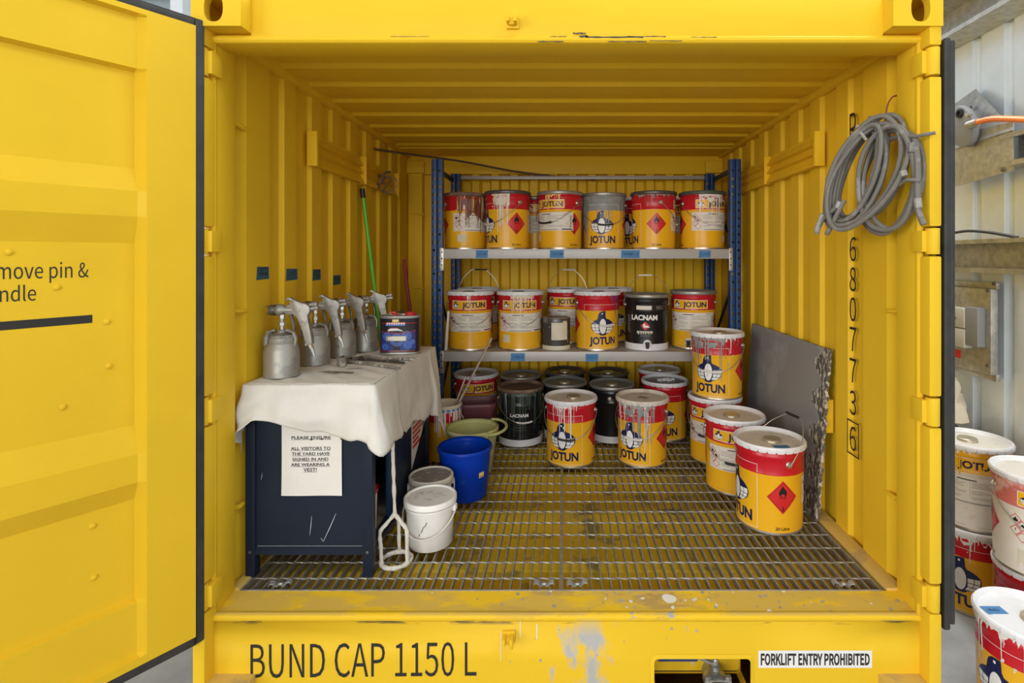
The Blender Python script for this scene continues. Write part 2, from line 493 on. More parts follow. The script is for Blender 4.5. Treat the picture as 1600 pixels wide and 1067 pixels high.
# ------------------------------------------------------------------ the container
XL, XR = -1.2065, 1.2315
cont = thing('shipping_container', 'yellow eight-foot shipping container with its doors open, used as a paint store', 'container', (0, 0, 0))
Y0, YF = 1.70, 1.755            # casting face, frame face
YB = 4.05                       # inner back wall
OL, OR = -1.166, 1.186          # clear opening
HT = 2.285                      # underside of header
def part(mb, name, mt, **kw): return mb.build(name, mt, cont, **kw)

# side walls: corrugation with flats of ~9 cm and steep narrow front-facing steps
WS = [2.216+0.009, 2.447+0.022, 2.669+0.022, 2.892+0.022, 3.125+0.022, 3.354+0.022, 3.58+0.025, 3.80]
def wall_profile():
    p = [(1.86, 1.0), (1.915, 1.0), (1.965, 0.0)]
    for e in WS:                # step up in front of flat starting at e
        p += [(e-0.155, 0.0), (e-0.147, 1.0), (e-0.012, 1.0), (e, 0.0)]
    p += [(YB-0.03, 0.0), (YB+0.005, 0.0)]
    # flats inner until 0.097 after each step
    return p
def side_wall(xi, s):
    prof = [(1.86, .023), (1.916, .023), (1.958, .0)]
    starts = [1.962] + WS
    for a, b in zip(starts, WS):
        w = 0.097 if a > 2 else 0.15
        prof += [(a+w, 0.0), (a+w+0.012, .018), (b-0.012, .018), (b, 0.0)]
    prof += [(YB+0.02, 0.0)]
    mb = MB(); n = len(prof)
    for t, fl in ((0.0, 0), (0.003, 1)):
        vs = []
        for y, d in prof:
            x = xi + s*(d+t)
            vs += [(x, y, 0.27), (x, y, 2.40)]
        mb.add(vs, [((2*i, 2*i+1, 2*i+3, 2*i+2) if (fl ^ (s > 0)) else (2*i+2, 2*i+3, 2*i+1, 2*i)) for i in range(n-1)])
    part(mb, 'side_wall', 'yellow_paint', smooth=20)
WIL, WIR = -1.182, 1.207
side_wall(WIL, -1); side_wall(WIR, 1)
# back wall
mb = MB(); prof = []; x = -1.14
while x < 1.16:
    prof += [(x, 0.045), (x+0.056, 0.045), (x+0.074, 0.0), (x+0.130, 0.0)]; x += 0.148
prof = [(-1.2, 0.0)] + prof + [(1.225, 0.0)]
vs = []
for x, d in prof: vs += [(x, YB-d+0.0, 0.27), (x, YB-d, 2.40)]
mb.add(vs, [(2*i, 2*i+2, 2*i+3, 2*i+1) for i in range(len(prof)-1)])
mb.add([(x, y+0.03, z) for x, y, z in vs], [(2*i, 2*i+1, 2*i+3, 2*i+2) for i in range(len(prof)-1)])
part(mb, 'back_wall', 'yellow_paint', smooth=20)
part(MB().box(-1.20, 1.225, 3.99, YB-0.001, 2.205, 2.36), 'back_rail', 'yellow_paint', bev=0.006)
for s, x in ((1, -1.18), (-1, 1.205)):
    part(MB().box(min(x, x+s*0.13), max(x, x+s*0.13), 3.955, YB-0.03, 2.21, 2.30), 'corner_gusset', 'yellow_paint', bev=0.006)
    part(MB().box(min(x, x+s*0.11), max(x, x+s*0.11), 3.985, YB-0.025, 0.39, 2.21), 'corner_post', 'yellow_paint', bev=0.012)
# roof: flat pans with narrow front facing steps
mb = MB(); CZR = 2.348
rs = [2.155, 2.383, 2.63, 2.876, 3.126, 3.36, 3.63]
prof = [(1.85, CZR)]
for e in rs:
    prof += [(e-0.115, CZR), (e-0.10, CZR+0.016), (e-0.010, CZR+0.016), (e+0.006, CZR)]
prof += [(3.70, CZR), (3.705, CZR-0.008), (4.06, CZR-0.008)]
vs = []
for y, z in prof: vs += [(-1.2, y, z), (1.225, y, z)]
mb.add(vs, [(2*i, 2*i+2, 2*i+3, 2*i+1) for i in range(len(prof)-1)][::1])
mb.add([(x, y, z+0.035) for x, y, z in vs], [(2*i, 2*i+1, 2*i+3, 2*i+2) for i in range(len(prof)-1)])
part(mb, 'roof', 'yellow_paint', smooth=20)
for x, s in ((-1.205, 1), (1.23, -1)):
    part(MB().box(min(x, x+s*.05), max(x, x+s*.05), 1.87, 4.08, 2.325, 2.42), 'roof_rail', 'yellow_paint', bev=0.012)
# front frame
mb = MB().box(XL+0.16, XR-0.16, YF, 1.87, 2.31, 2.438).box(OL-0.02, OR+0.02, YF+0.012, 1.868, HT, 2.32)
part(mb, 'header_beam', 'yellow_paint', bev=0.006)
part(MB().tube([(OL-0.01, YF+0.006, HT+0.014), (OR+0.01, YF+0.006, HT+0.014)], 0.0135, 10), 'header_bead', 'yellow_paint')
for s, xo, xi, xe in ((1, XL, OL, WIL), (-1, XR, OR, WIR)):
    mb = MB().box(min(xo, xi), max(xo, xi), YF+0.012, 1.868, 0.2, 2.32)
    mb.tube([(xi-s*0.012, YF+0.008, 0.372), (xi-s*0.012, YF+0.008, HT+0.02)], 0.0135, 10)
    part(mb, 'corner_post', 'yellow_paint', bev=0.005)
    # outer hinge bar, notched where the four hinge barrels sit
    hz = [(2.165, 2.255), (1.58, 1.665), (1.02, 1.11), (0.415, 0.50)]
    zs = [0.12] + [v for p in sorted(hz) for v in p] + [2.33]
    mb = MB()
    xb0, xb1 = xo, xo + s*0.040
    for a, b in zip(zs[0::2], zs[1::2]):
        mb.box(min(xb0, xb1), max(xb0, xb1), Y0+0.006, 1.80, a+0.006, b-0.006)
    part(mb, 'hinge_bar', 'yellow_paint', bev=0.007)
    for a, b in hz:
        m2 = MB().tube([(xo+s*0.020, Y0+0.022, a), (xo+s*0.020, Y0+0.022, b)], 0.021, 14)
        m2.box(*sorted((xo+s*0.02, xo+s*0.055)), Y0+0.02, 1.775, a+0.008, b-0.008)
        part(m2, 'hinge', 'yellow_paint', bev=0.002)
# corner castings with their slotted holes
def casting(x0, x1, z0, z1, slot, mt='yellow_paint'):
    mb = MB(); cx = (x0+x1)/2; cz = (z0+z1)/2; n = 24
    hole = []
    for i in range(n):
        a = 2*PI*i/n
        hx = 0.031*math.copysign(abs(math.cos(a))**0.75, math.cos(a)); hz = 0.045*math.copysign(abs(math.sin(a))**0.85, math.sin(a))
        hole.append((cx+slot+hx, cz+hz))
    outer = []
    for (hx, hz) in hole:
        dx, dz = hx-cx-slot, hz-cz
        tx = ((x1 if dx > 0 else x0)-cx-slot)/dx if abs(dx) > 1e-6 else 1e9
        tz = ((z1 if dz > 0 else z0)-cz)/dz if abs(dz) > 1e-6 else 1e9
        t = min(tx, tz); outer.append((cx+slot+dx*t, cz+dz*t))
    # corners need exact points
    for X in (x0, x1):
        for Z in (z0, z1):
            j = min(range(n), key=lambda i: (outer[i][0]-X)**2+(outer[i][1]-Z)**2); outer[j] = (X, Z)
    yb = 1.875
    vs = [(u, Y0, v) for u, v in outer] + [(u, Y0, v) for u, v in hole] + [(u, Y0+0.028, v) for u, v in hole] + [(u, yb, v) for u, v in outer]
    fs = []
    for i in range(n):
        j = (i+1) % n
        fs += [(i, j, n+j, n+i), (n+i, n+j, 2*n+j, 2*n+i), (3*n+i, 3*n+j, j, i)]
    mb.add(vs, fs)
    # open box behind the face: inner cavity
    e = 0.012
    ins = [(min(max(u, x0+e), x1-e), min(max(v, z0+e), z1-e)) for u, v in outer]
    m = len(mb.v)
    mb.add([(u, Y0+0.028, v) for u, v in hole] + [(u, Y0+0.028, v) for u, v in ins] + [(u, yb-0.01, v) for u, v in ins],
           [(n+i, n+(i+1) % n, (i+1) % n, i)[::-1] for i in range(n)] + [(n+i, 2*n+i, 2*n+(i+1) % n, n+(i+1) % n) for i in range(n)] + [tuple(range(2*n, 3*n))])
    part(mb, 'corner_casting', mt, smooth=30, weld=True)
casting(XL, XL+0.162, 2.32, 2.438, -0.008); casting(XR-0.162, XR, 2.32, 2.438, 0.008)
casting(XL, XL+0.178, 0.06, 0.178, 0, 'yellow_dusty'); casting(XR-0.178, XR, 0.06, 0.178, 0, 'yellow_dusty')
# sill: sloped dusty top, bead, tall front face with a fork pocket opening
px0, px1, pz0, pz1 = 0.304, 0.626, 0.10, 0.230
mb = MB()
mb.add([(OL-0.02, YF+0.012, 0.372), (OR+0.02, YF+0.012, 0.372), (OR+0.02, 1.862, GZ-0.003), (OL-0.02, 1.862, GZ-0.003),
        (OR+0.02, 1.862, 0.24), (OL-0.02, 1.862, 0.24)], [(0, 1, 2, 3), (3, 2, 4, 5)])
mb.tube([(OL-0.008, YF+0.008, 0.364), (OR+0.008, YF+0.008, 0.364)], 0.0145, 10)
# front face round the pocket (rounded corners)
rr = 0.014
pk = []
for cxp, czp, a0 in ((px1-rr, pz1-rr, 0), (px0+rr, pz1-rr, 90), (px0+rr, pz0+rr, 180), (px1-rr, pz0+rr, 270)):
    for i in range(5):
        a = R(a0+22.5*i); pk.append((cxp+rr*math.cos(a), czp+rr*math.sin(a)))
x0s, x1s, z0s, z1s = XL+0.012, XR-0.012, 0.0, 0.356
out = [(x1s, z0s+ (pz1-rr)), (x1s, z1s), (px1-rr, z1s), (px0+rr, z1s), (x0s, z1s), (x0s, pz1-rr), (x0s, pz0+rr), (x0s, z0s), (px0+rr, z0s), (px1-rr, z0s), (x1s, z0s), (x1s, pz0+rr)]
n = len(pk)
vs = [(u, YF, v) for u, v in pk] + [(u, YF+0.108, v) for u, v in pk] + [(u, YF, v) for u, v in out]
o = 2*n
fs = [(i, (i+1) % n, n+(i+1) % n, n+i) for i in range(n)]
fs += [(0, 1, 2, 3, 4, o+2, o+1, o+0), (4, 5, o+3, o+2), (5, 6, 7, 8, 9, o+5, o+4, o+3), (9, 10, o+6, o+5), (10, 11, 12, 13, 14, o+8, o+7, o+6),
       (14, 15, o+9, o+8), (15, 16, 17, 18, 19, o+11, o+10, o+9), (19, 0, o+0, o+11)]
mb.add(vs, [f[::-1] for f in fs])
mb.add([(x0s, YF, z1s), (x1s, YF, z1s), (x1s, YF+0.02, z1s+0.004), (x0s, YF+0.02, z1s+0.004)], [(0, 1, 2, 3)])
part(mb, 'sill_beam', 'yellow_worn', smooth=40)
# steel collar of the pocket, pocket tunnel
mb = MB()
for a, b in zip(pk, pk[1:]+pk[:1]):
    ca = ((px0+px1)/2, (pz0+pz1)/2)
    g = lambda p, d: (p[0]+math.copysign(d, p[0]-ca[0]), p[1]+math.copysign(d, p[1]-ca[1]))
    A, B = g(a, 0.012), g(b, 0.012)
    mb.add([(a[0], YF-0.004, a[1]), (b[0], YF-0.004, b[1]), (B[0], YF-0.001, B[1]), (A[0], YF-0.001, A[1])], [(3, 2, 1, 0)])
    mb.add([(a[0], YF-0.004, a[1]), (b[0], YF-0.004, b[1]), (b[0], YF+0.1, b[1]), (a[0], YF+0.1, a[1])], [(0, 1, 2, 3)])
part(mb, 'pocket_collar', 'yellow_paint', smooth=40)
mb = MB()
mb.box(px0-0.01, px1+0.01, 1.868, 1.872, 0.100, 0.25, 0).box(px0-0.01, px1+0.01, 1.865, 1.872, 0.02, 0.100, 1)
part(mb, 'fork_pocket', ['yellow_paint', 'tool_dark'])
# lock brackets on header and sill
def lock(xc, zc, up):
    mb = MB().box(xc-0.02, xc+0.022, YF-0.012, YF+0.002, zc-0.018, zc+0.018)
    mb.box(xc-0.017, xc-0.008, YF-0.045, YF, zc-0.008, zc+0.014).box(xc+0.006, xc+0.017, YF-0.045, YF, zc-0.008, zc+0.014)
    mb.box(xc-0.010, xc+0.008, YF-0.03, YF, zc-0.012, zc+0.010)
    mb.tube([(xc+0.011, YF-0.025, zc), (xc+0.011, YF-0.025, zc+up*0.028)], 0.006, 8)
    part(mb, 'lock_bracket', 'yellow_paint', bev=0.002)
p = P(801, 38, YF); lock(p.x, p.z, 1)
p = P(795, 992, YF); lock(p.x, p.z, -1)
# chipped paint along the header bead
mb = MB(); rng = random.Random(31); fnh = flat_fn((0, YF-0.008, 0), (1, 0, 0), (0, 0, 1))
for px, py, w, h in ((872, 57, 26, 1.6), (905, 52, 20, 3), (912, 57, 14, 4), (960, 58, 90, 3), (1010, 57, 60, 2), (860, 65, 40, 2), (980, 65, 60, 2), (1040, 64, 50, 1.5), (640, 57, 60, 1), (1100, 58, 40, 1.2)):
    c = P(px, py, YF-0.008); W, H = w*.00214/2, h*.00214/2
    pts = [(c.x-W + 2*W*i/10, c.z + H*rng.uniform(.3, 1)) for i in range(11)] + [(c.x+W - 2*W*i/10, c.z - H*rng.uniform(.3, 1)) for i in range(11)]
    wrap(mb, poly2d(pts), fnh, 0, .0005 if py < 60 else .0012, 0)
tag(part(mb, 'paint_chip', 'tool_dark', smooth=0), kind='stuff')
# ventilation / lashing hoods high on both side walls
def hood(xw, s, y0, y1, z0, z1):
    """xw wall face, s towards the room"""
    d = 0.034
    mb = MB()
    X = lambda t: xw + s*t
    # louvre cross section: top flange, two sloped louvres, lower apron
    prof = [(0, z1), (0.012, z1), (0.012, z1-0.012), (d, z1-0.050), (0.010, z1-0.055), (d, z1-0.095), (0.012, z1-0.100),
            (d+0.002, z0+0.004), (d+0.002, z0), (0, z0)]
    mb.prism(prof, lambda u, v, h: (X(u), h, v), y0+0.02, y1)
    part(mb, 'vent_louvre', 'yellow_paint', smooth=0, weld=True)
    for yy in (y0, (y0+y1)/2, y1-0.006):
        w = 0.022 if yy == y0 else 0.006
        part(MB().box(min(X(0), X(d+0.012)), max(X(0), X(d+0.012)), yy, yy+w, z0-0.004, z1+0.004), 'vent_end_plate', 'yellow_paint', bev=0.002)
hood(WIL, 1, 2.42, 3.64, 1.997, 2.15)
hood(WIR, -1, 2.42, 3.64, 1.997, 2.15)
# lashing rings/bars welded between post and first corrugation
for xw, s in ((WIL-0.018, 1), (WIR+0.018, -1)):
    for z in (2.05, 1.375, 0.665) if s > 0 else (2.09, 1.375, 0.70):
        part(MB().tube([(xw+s*0.002, 1.86, z+0.012), (xw+s*0.022, 1.90, z), (xw+s*0.016, 1.96, z-0.004)], 0.0085, 8), 'lashing_bar', 'yellow_paint')
# bar tabs on the back corner posts
for x in (-1.10, 1.12):
    for z in (1.90, 1.34):
        part(MB().tube([(x-0.05, 3.975, z+0.004), (x+0.05, 3.975, z-0.004)], 0.006, 8), 'lashing_bar', 'yellow_paint')
# dusty ledges beside the grating and the bund under it
for x0, x1 in ((-1.185, -1.148), (1.118+0.03, 1.21)):
    part(MB().box(x0, x1, 1.862, 4.04, 0.27, GZ+0.006), 'floor_ledge', 'yellow_dusty', bev=0.004)
part(MB().box(-1.2, 1.225, 1.87, 4.05, 0.235, 0.25), 'bund_floor', 'bund_grime')
for y in (2.06, 2.50, 2.94, 3.38, 3.82):
    part(MB().box(-1.15, 1.15, y-0.035, y+0.035, 0.25, GZ-0.034), 'cross_bearer', 'bund_yellow', bev=0.004)
# corrugated inner kick plate of the bund, just behind the sill
mb = MB(); vs = []; x = -1.15; i = 0
while x < 1.15:
    vs += [(x, 1.872 + (0.02 if i % 2 else 0), 0.25), (x, 1.872 + (0.02 if i % 2 else 0), GZ-0.034)]; x += 0.05; i += 1
part(mb.add(vs, [(2*i, 2*i+1, 2*i+3, 2*i+2) for i in range(len(vs)//2-1)]), 'bund_lining', 'bund_yellow', smooth=0)
# small bracket on the right wall beside the steel sheet
part(MB().box(WIR-0.026, WIR+0.01, 2.36, 2.40, 0.78, 0.93), 'wall_bracket', 'yellow_paint', bev=0.004)

# lettering on the sill and side wall
mb = MB()
fn = flat_fn(P(568, 1057, YF-0.0), (1, 0, 0.010), (0, 0, 1))
wrap(mb, text2d('BUND CAP 1150 L', 353/467, 53/467, 0.0, True), fn, 0, 0.0008, 0)
part(mb, 'stencil_lettering', 'black_letter', smooth=0)
mb = MB()
fn = flat_fn(P(1273.5, 1029.5, YF), (1, 0, 0), (0, 0, 1))
wrap(mb, rect2d(-0.190, 0.190, -0.029, 0.029), fn, 0, 0.001, 0)
wrap(mb, move2d(text2d('FORKLIFT ENTRY PROHIBITED', 0.364, 0.038, 0.014, True), 0, -0.018), fn, 1, 0.0016, 0)
part(mb, 'warning_sticker', ['white_print', 'black_letter'], smooth=0)
yc = 2.185
for ch, py in (('R', 200), ('6', 389), ('8', 436), ('0', 483), ('7', 530), ('7', 579), ('3', 629), ('6', 685)):
    h = 0.100 if ch != 'R' else 0.128
    z = CZ + (403-py)*yc/820
    mb = MB(); fn = flat_fn((WIR, yc, z), (0, -1, 0), (0, 0, 1))
    wrap(mb, move2d(text2d(ch, 0.050, h, 0.0, True), 0, -h/2), fn, 0, 0.0008, 0)
    if py == 685: wrap(mb, frame2d(-0.045, 0.045, -0.072, 0.072, 0.006), fn, 0, 0.0008, 0)
    part(mb, 'stencil_character', 'black_letter', smooth=0)
# blue-grey tape labels on the left wall, with scribbled ink
for (a, b, t, bt, ink) in ((401, 420, 417, 437, 2), (447, 464.5, 420, 438, 1), (488.5, 501, 421, 438, 2), (520.5, 532, 430, 445, 1)):
    ya = 820*1.182/(880-a); yb = 820*1.182/(880-b); ym = (ya+yb)/2
    z1 = CZ-(t-403)*ym/820; z0 = CZ-(bt-403)*ym/820
    mb = MB(); fn = flat_fn((WIL, ym, (z0+z1)/2), (0, 1, 0), (0, 0, 1))
    w, h = (yb-ya)/2, (z1-z0)/2
    wrap(mb, poly2d([(-w-.003, -h), (w, -h+.002), (w-.002, h), (-w+.002, h+.001)]), fn, 0, 0.0012, 0)
    rng = random.Random(a)
    for r in range(ink):
        v = h*0.45 - r*h*0.85 if ink > 1 else -0.1*h
        for i in range(5):
            u = -w*0.6 + i*w*0.28
            wrap(mb, poly2d([(u, v), (u+.003, v), (u+.003+rng.uniform(-.003, .005), v+.014), (u+rng.uniform(-.003, .005), v+.014)]), fn, 1, 0.0018, 0)
            wrap(mb, rect2d(u, u+.010, v+rng.uniform(0, .012), v+.013), fn, 1, 0.0017, 0) if i % 2 else None
    part(mb, 'tape_label', ['tape_teal', 'black_print'], smooth=0)
# splashes of paint on the sill
rng = random.Random(4)
mb = MB()
fnt = lambda u, v, off: Vector((u, YF+0.013+v, 0.373 + v*(GZ-0.376)/0.095 + off))
def blob(cx, cy, r, el=1.0):
    n = 20; a, b, p, q = rng.uniform(.05, .2), rng.uniform(.05, .15), rng.uniform(0, 6), rng.uniform(0, 6)
    return poly2d([(cx + r*el*math.cos(2*PI*i/n)*k, cy + r*math.sin(2*PI*i/n)*k) for i in range(n) for k in (1 + a*math.sin(4*PI*i/n+p) + b*math.sin(6*PI*i/n+q),)])
c = P(1047, 936, 1.81)
wrap(mb, blob(c.x, 0.058, 0.021, 1.1), fnt, 0, 0.0012, 0)
wrap(mb, blob(c.x+0.005, 0.02, 0.007), fnt, 0, 0.0012, 0)
for i in range(60):
    wrap(mb, blob(rng.gauss(0.40, 0.35), rng.uniform(.005, .09), rng.choice((.002, .003, .004, .006))), fnt, rng.choice((0, 1, 1)), 0.001, 0)
fnf = flat_fn((0, YF, 0), (1, 0, 0), (0, 0, 1))
for u, z, w, h in ((-0.145, 0.30, .003, .055), (-0.09, 0.295, .004, .05), (-0.21, .22, .002, .1)):
    wrap(mb, rect2d(u, u+w, z, z+h), fnf, 0, 0.001, 0)
for i in range(14):
    wrap(mb, blob(rng.uniform(-.2, .45), rng.uniform(.16, .34), rng.choice((.002, .003, .005)), .8), fnf, 1, 0.001, 0)
tag(part(mb, 'paint_splash', ['splat_white', 'galv_dull'], smooth=0), kind='stuff')

# ------------------------------------------------------------------ left door, swung out towards the viewer
D0 = Vector((-1.176, 1.68, 0)); dd = Vector((-0.577, -0.817, 0)); dn = Vector((0.817, -0.577, 0))
DF = lambda t, n, z: D0 + dd*t + dn*n + Vector((0, 0, z))
dz0, dz1 = CZ-1.213, CZ+0.744
DW = 1.14
T0 = 0.128
# panel profile bottom -> top (z, n)
zz = lambda r: CZ + r
pp = [(dz0+0.0, 0), (zz(-1.190), 0), (zz(-1.183), -.022), (zz(-1.033), -.022), (zz(-1.026), -.044), (zz(-.728), -.044), (zz(-.670), -.014), (zz(-.586), -.014),
      (zz(-.505), -.044), (zz(.044), -.044), (zz(.123), -.014), (zz(.20), -.014), (zz(.269), -.044), (zz(.56), -.044), (zz(.568), -.022),
      (zz(.722), -.022), (zz(.728), 0), (dz1, 0)]
door = bpy.data.objects.new('door', None); COL.objects.link(door); door.parent = cont
mb = MB(); vs = []; ts = [T0+0.018, DW-T0-0.018]
for z, n in pp:
    for t in ts: vs.append(DF(t, n, z))
mb.add(vs, [(2*i+1, 2*i, 2*i+2, 2*i+3) for i in range(len(pp)-1)])
# stiles, with the little sloped lip down to the panel
for ta, tb, tc in ((0.0, T0, T0+0.018), (DW, DW-T0, DW-T0-0.018)):
    vs = []
    for z, n in pp: vs += [DF(ta, 0, z), DF(tb, 0, z), DF(tc, n, z)]
    fs = []
    for i in range(len(pp)-1):
        q = [(3*i, 3*i+1, 3*i+4, 3*i+3), (3*i+1, 3*i+2, 3*i+5, 3*i+4)]
        fs += [f[::-1] for f in q] if ta == 0 else q
    mb.add(vs, fs)
# outside skin and edges
mb.add([DF(0, -.055, dz0), DF(DW, -.055, dz0), DF(DW, -.055, dz1), DF(0, -.055, dz1), DF(0, 0, dz0), DF(DW, 0, dz0), DF(DW, 0, dz1), DF(0, 0, dz1)],
       [(0, 1, 2, 3), (0, 3, 7, 4), (1, 5, 6, 2), (3, 2, 6, 7), (0, 4, 5, 1)])
mb.build('door_panel', 'yellow_paint', door, smooth=20)
# rubber seal round the edge
mb = MB(); g = 0.027
for (ta, tb, za, zb) in ((-g, 0.0, dz0-g, dz1+g), (DW, DW+g, dz0-g, dz1+g), (0, DW, dz1, dz1+g), (0, DW, dz0-g, dz0)):
    vs = [DF(t, n, z) for n in (-.045, -.004) for z in (za, zb) for t in (ta, tb)]
    mb.add(vs, [(0, 1, 3, 2), (4, 6, 7, 5), (0, 4, 5, 1), (2, 3, 7, 6), (0, 2, 6, 4), (1, 5, 7, 3)])
mb.build('door_seal', 'black_rubber', door, bev=0.006, weld=True)
for (px, py) in ((14, 394), (89, 449), (167, 503), (170, 572), (98, 636), (145, 822), (147, 902)):
    # ray through the pixel onto the recessed panel plane
    ray = Vector(((px-880)/820, 1, (403-py)/820)); o = DF(0, -.044, CZ)
    k = (o - Vector((0, 0, CZ))).dot(dn)/ray.dot(dn)
    c = Vector((0, 0, CZ)) + ray*k
    rv = MB().lathe([(.0085, 0), (.008, .003), (.005, .0055), (0.0, .0065)], 12, M=Matrix.Translation(c) @ dn.to_track_quat('Z', 'Y').to_matrix().to_4x4())
    rv.build('rivet', 'yellow_paint', door)
mb = MB()
fn = flat_fn(DF(.2515, -.0435, 0), -dd, (0, 0, 1))
for s, px, ph, w, t_end in (('Remove pin &', CZ-.055, .044, .222, .2515), ('handle', CZ-.114, .043, .108, .3585)):
    fn = flat_fn(DF(t_end, -.0438, px), -dd, (0, 0, 1))
    wrap(mb, move2d(text2d(s, w, ph, 0.0, True), -w/2, 0), fn, 0, 0.0006, 0)
fn = flat_fn(DF(.243, -.0438, CZ), -dd, (0, 0, 1))
wrap(mb, poly2d([(-.42, -.190), (0, -.186), (0, -.163), (-.42, -.168)]), fn, 0, 0.0006, 0)
mb.build('door_lettering', 'black_letter', door, smooth=0)

# right door, folded right back along the outside of the container: seal edge shows
rdoor = bpy.data.objects.new('door', None); COL.objects.link(rdoor); rdoor.parent = cont
xr = XR + 0.012
MB().box(xr+0.008, xr+0.055, Y0+0.055, 2.88, 0.37, 2.27).build('door_panel', 'yellow_paint', rdoor, bev=0.005)
mb = MB()
for x0, x1, y0, y1, za, zb in ((xr+0.004, xr+0.026, Y0+0.018, Y0+0.055, 0.348, 2.29), (xr+0.028, xr+0.046, Y0+0.024, Y0+0.055, 0.362, 2.285),
                               (xr+.004, xr+.046, 2.88, 2.90, .348, 2.29), (xr+.004, xr+.046, Y0+.055, 2.88, 2.27, 2.29), (xr+.004, xr+.046, Y0+.055, 2.88, .348, .37)):
    mb.box(x0, x1, y0, y1, za, zb)
mb.build('door_seal', 'black_rubber', rdoor, bev=0.006)

# ------------------------------------------------------------------ floor gratings
def make_grating(x0, x1, label):
    t = thing('floor_grating', label, 'grating', ((x0+x1)/2, 1.86, GZ), 0, 'galvanised gratings of the bund floor')
    return t
GL = 2.12
bar_me = MB().box(-0.0022, 0.0022, 0.005, GL-0.005, -0.028, -0.002).mesh('bearing_bar', 'galv_bar', smooth=0)
HWD = 0.566
pts = [(-HWD + 2*HWD*i/68, 0, 0) for i in range(69)]
rod_me = MB().tube(pts, 0.0032, 4, twist=0.55).mesh('cross_rod', 'galv_bar', smooth=0)
edge_me = MB().box(-HWD, HWD, -0.0025, 0.0025, -0.030, 0.0).mesh('edge_bar', 'galv_bar', smooth=0)
side_me = MB().box(-0.003, 0.003, 0, GL, -0.030, -0.0005).mesh('side_bar', 'galv_bar', smooth=0)
for x0, x1, lab in ((-1.146, -0.011, 'galvanised steel floor grating left of the seam, under the blue cabinet'),
                    (-0.005, 1.130, 'galvanised steel floor grating right of the seam, under the orange pail stack')):
    g = make_grating(x0, x1, lab)
    nb = 32
    for i in range(1, nb):
        obj('bearing_bar', bar_me, g, (-HWD + 2*HWD*i/nb, 0, 0))
    y = 0.072
    while y < GL-0.02:
        obj('cross_rod', rod_me, g, (0, y, -0.0032)); y += 0.1015
    obj('edge_bar', edge_me, g, (0, 0.0025, 0)); obj('edge_bar', edge_me, g, (0, GL-0.0025, 0))
    obj('side_bar', side_me, g, (-HWD-0.001, 0, 0)); obj('side_bar', side_me, g, (HWD+0.001, 0, 0))
def clip(px, py, rz, label):
    c = P(px, py, 1.90); c.z = GZ
    t = thing('grating_clip', label, 'clip', c, rz, 'saddle clips holding the gratings')
    mb = MB()
    for s in (-1, 1):
        path = [(s*0.038, 0, -0.006), (s*0.034, 0, 0.004), (s*0.022, 0, 0.003), (s*0.016, 0, -0.006), (s*0.006, 0, -0.008)]
        for a, b in zip(path, path[1:]):
            mb.add([(a[0], -.012, a[2]), (b[0], -.012, b[2]), (b[0], .012, b[2]), (a[0], .012, a[2]),
                    (a[0], -.012, a[2]+.003), (b[0], -.012, b[2]+.003), (b[0], .012, b[2]+.003), (a[0], .012, a[2]+.003)],
                   [(0,3,2,1),(4,5,6,7),(0,1,5,4),(2,3,7,6),(1,2,6,5),(3,0,4,7)])
    mb.build('saddle', 'galv_dull', t, smooth=0)
    MB().lathe([(.011, -.004), (.011, .000), (.007, .004), (.0, .005)], 12).build('bolt', 'galv', t)
clip(438, 912, .2, 'grey saddle clip on the grating near the left cabinet leg')
clip(850, 911, 0, 'grey saddle clip on the grating just left of the seam')
clip(902, 912, .1, 'grey saddle clip on the grating just right of the seam')
clip(1318, 913, -.15, 'grey saddle clip on the grating near its right front corner')

# ------------------------------------------------------------------ blue steel rack
SL = 0.980                      # lower shelf top
SU = 1.624                      # upper shelf top
rack = thing('storage_rack', 'blue steel rack with two grey shelves at the back of the container', 'rack', (0, 3.3, GZ))
def rp(mb, name, mt, **kw): return mb.build(name, mt, rack, loc=(0, -3.3, -GZ), **kw)
def upright(xc, yf, sgn, name='upright'):
    """perforated angle: face with two columns of square holes round a centre crease, flange running back"""
    z0, z1 = GZ+0.001, 2.19
    mb = MB(); w = 0.033; pitch = 0.05
    xs = [-w, -.024, -.012, -.004, 0.0, .004, .012, .024, w]
    yo = [0.002, 0, 0, 0.001, 0.008, 0.001, 0, 0, 0.002]
    n = int((z1-z0)/pitch)
    zs = [z0]
    for i in range(n):
        b = z0 + i*pitch
        zs += [b+0.018, b+0.032] if i else [b+0.018, b+0.032]
    zs.append(z1)
    vs = []; idx = {}
    for back in (0, 1):
        for i, z in enumerate(zs):
            for j, x in enumerate(xs):
                idx[(back, i, j)] = len(vs); vs.append((xc+x, yf+yo[j]+0.003*back, z))
    fs = []
    for i in range(len(zs)-1):
        for j in range(len(xs)-1):
            if (i % 2 == 1) and j in (1, 6): continue
            q = (idx[(0, i, j)], idx[(0, i, j+1)], idx[(0, i+1, j+1)], idx[(0, i+1, j)])
            fs.append(q); fs.append(tuple(k + len(zs)*len(xs) for k in q[::-1]))
    mb.add(vs, fs)
    for x in (xc-w, xc+w):
        mb.box(x-0.0015, x+0.0015, yf+0.001, yf+0.05, z0, z1)
    mb.box(xc-w-.01, xc+w+.01, yf-.01, yf+.06, z0-.0005, z0+.004)
    rp(mb, name, 'rack_blue', smooth=0)
XUL, XUR = (682.5-880)/820*3.3, (1149.5-880)/820*3.3
for x in (XUL, XUR):
    for y in (3.30, 3.87): upright(x, y, 1)
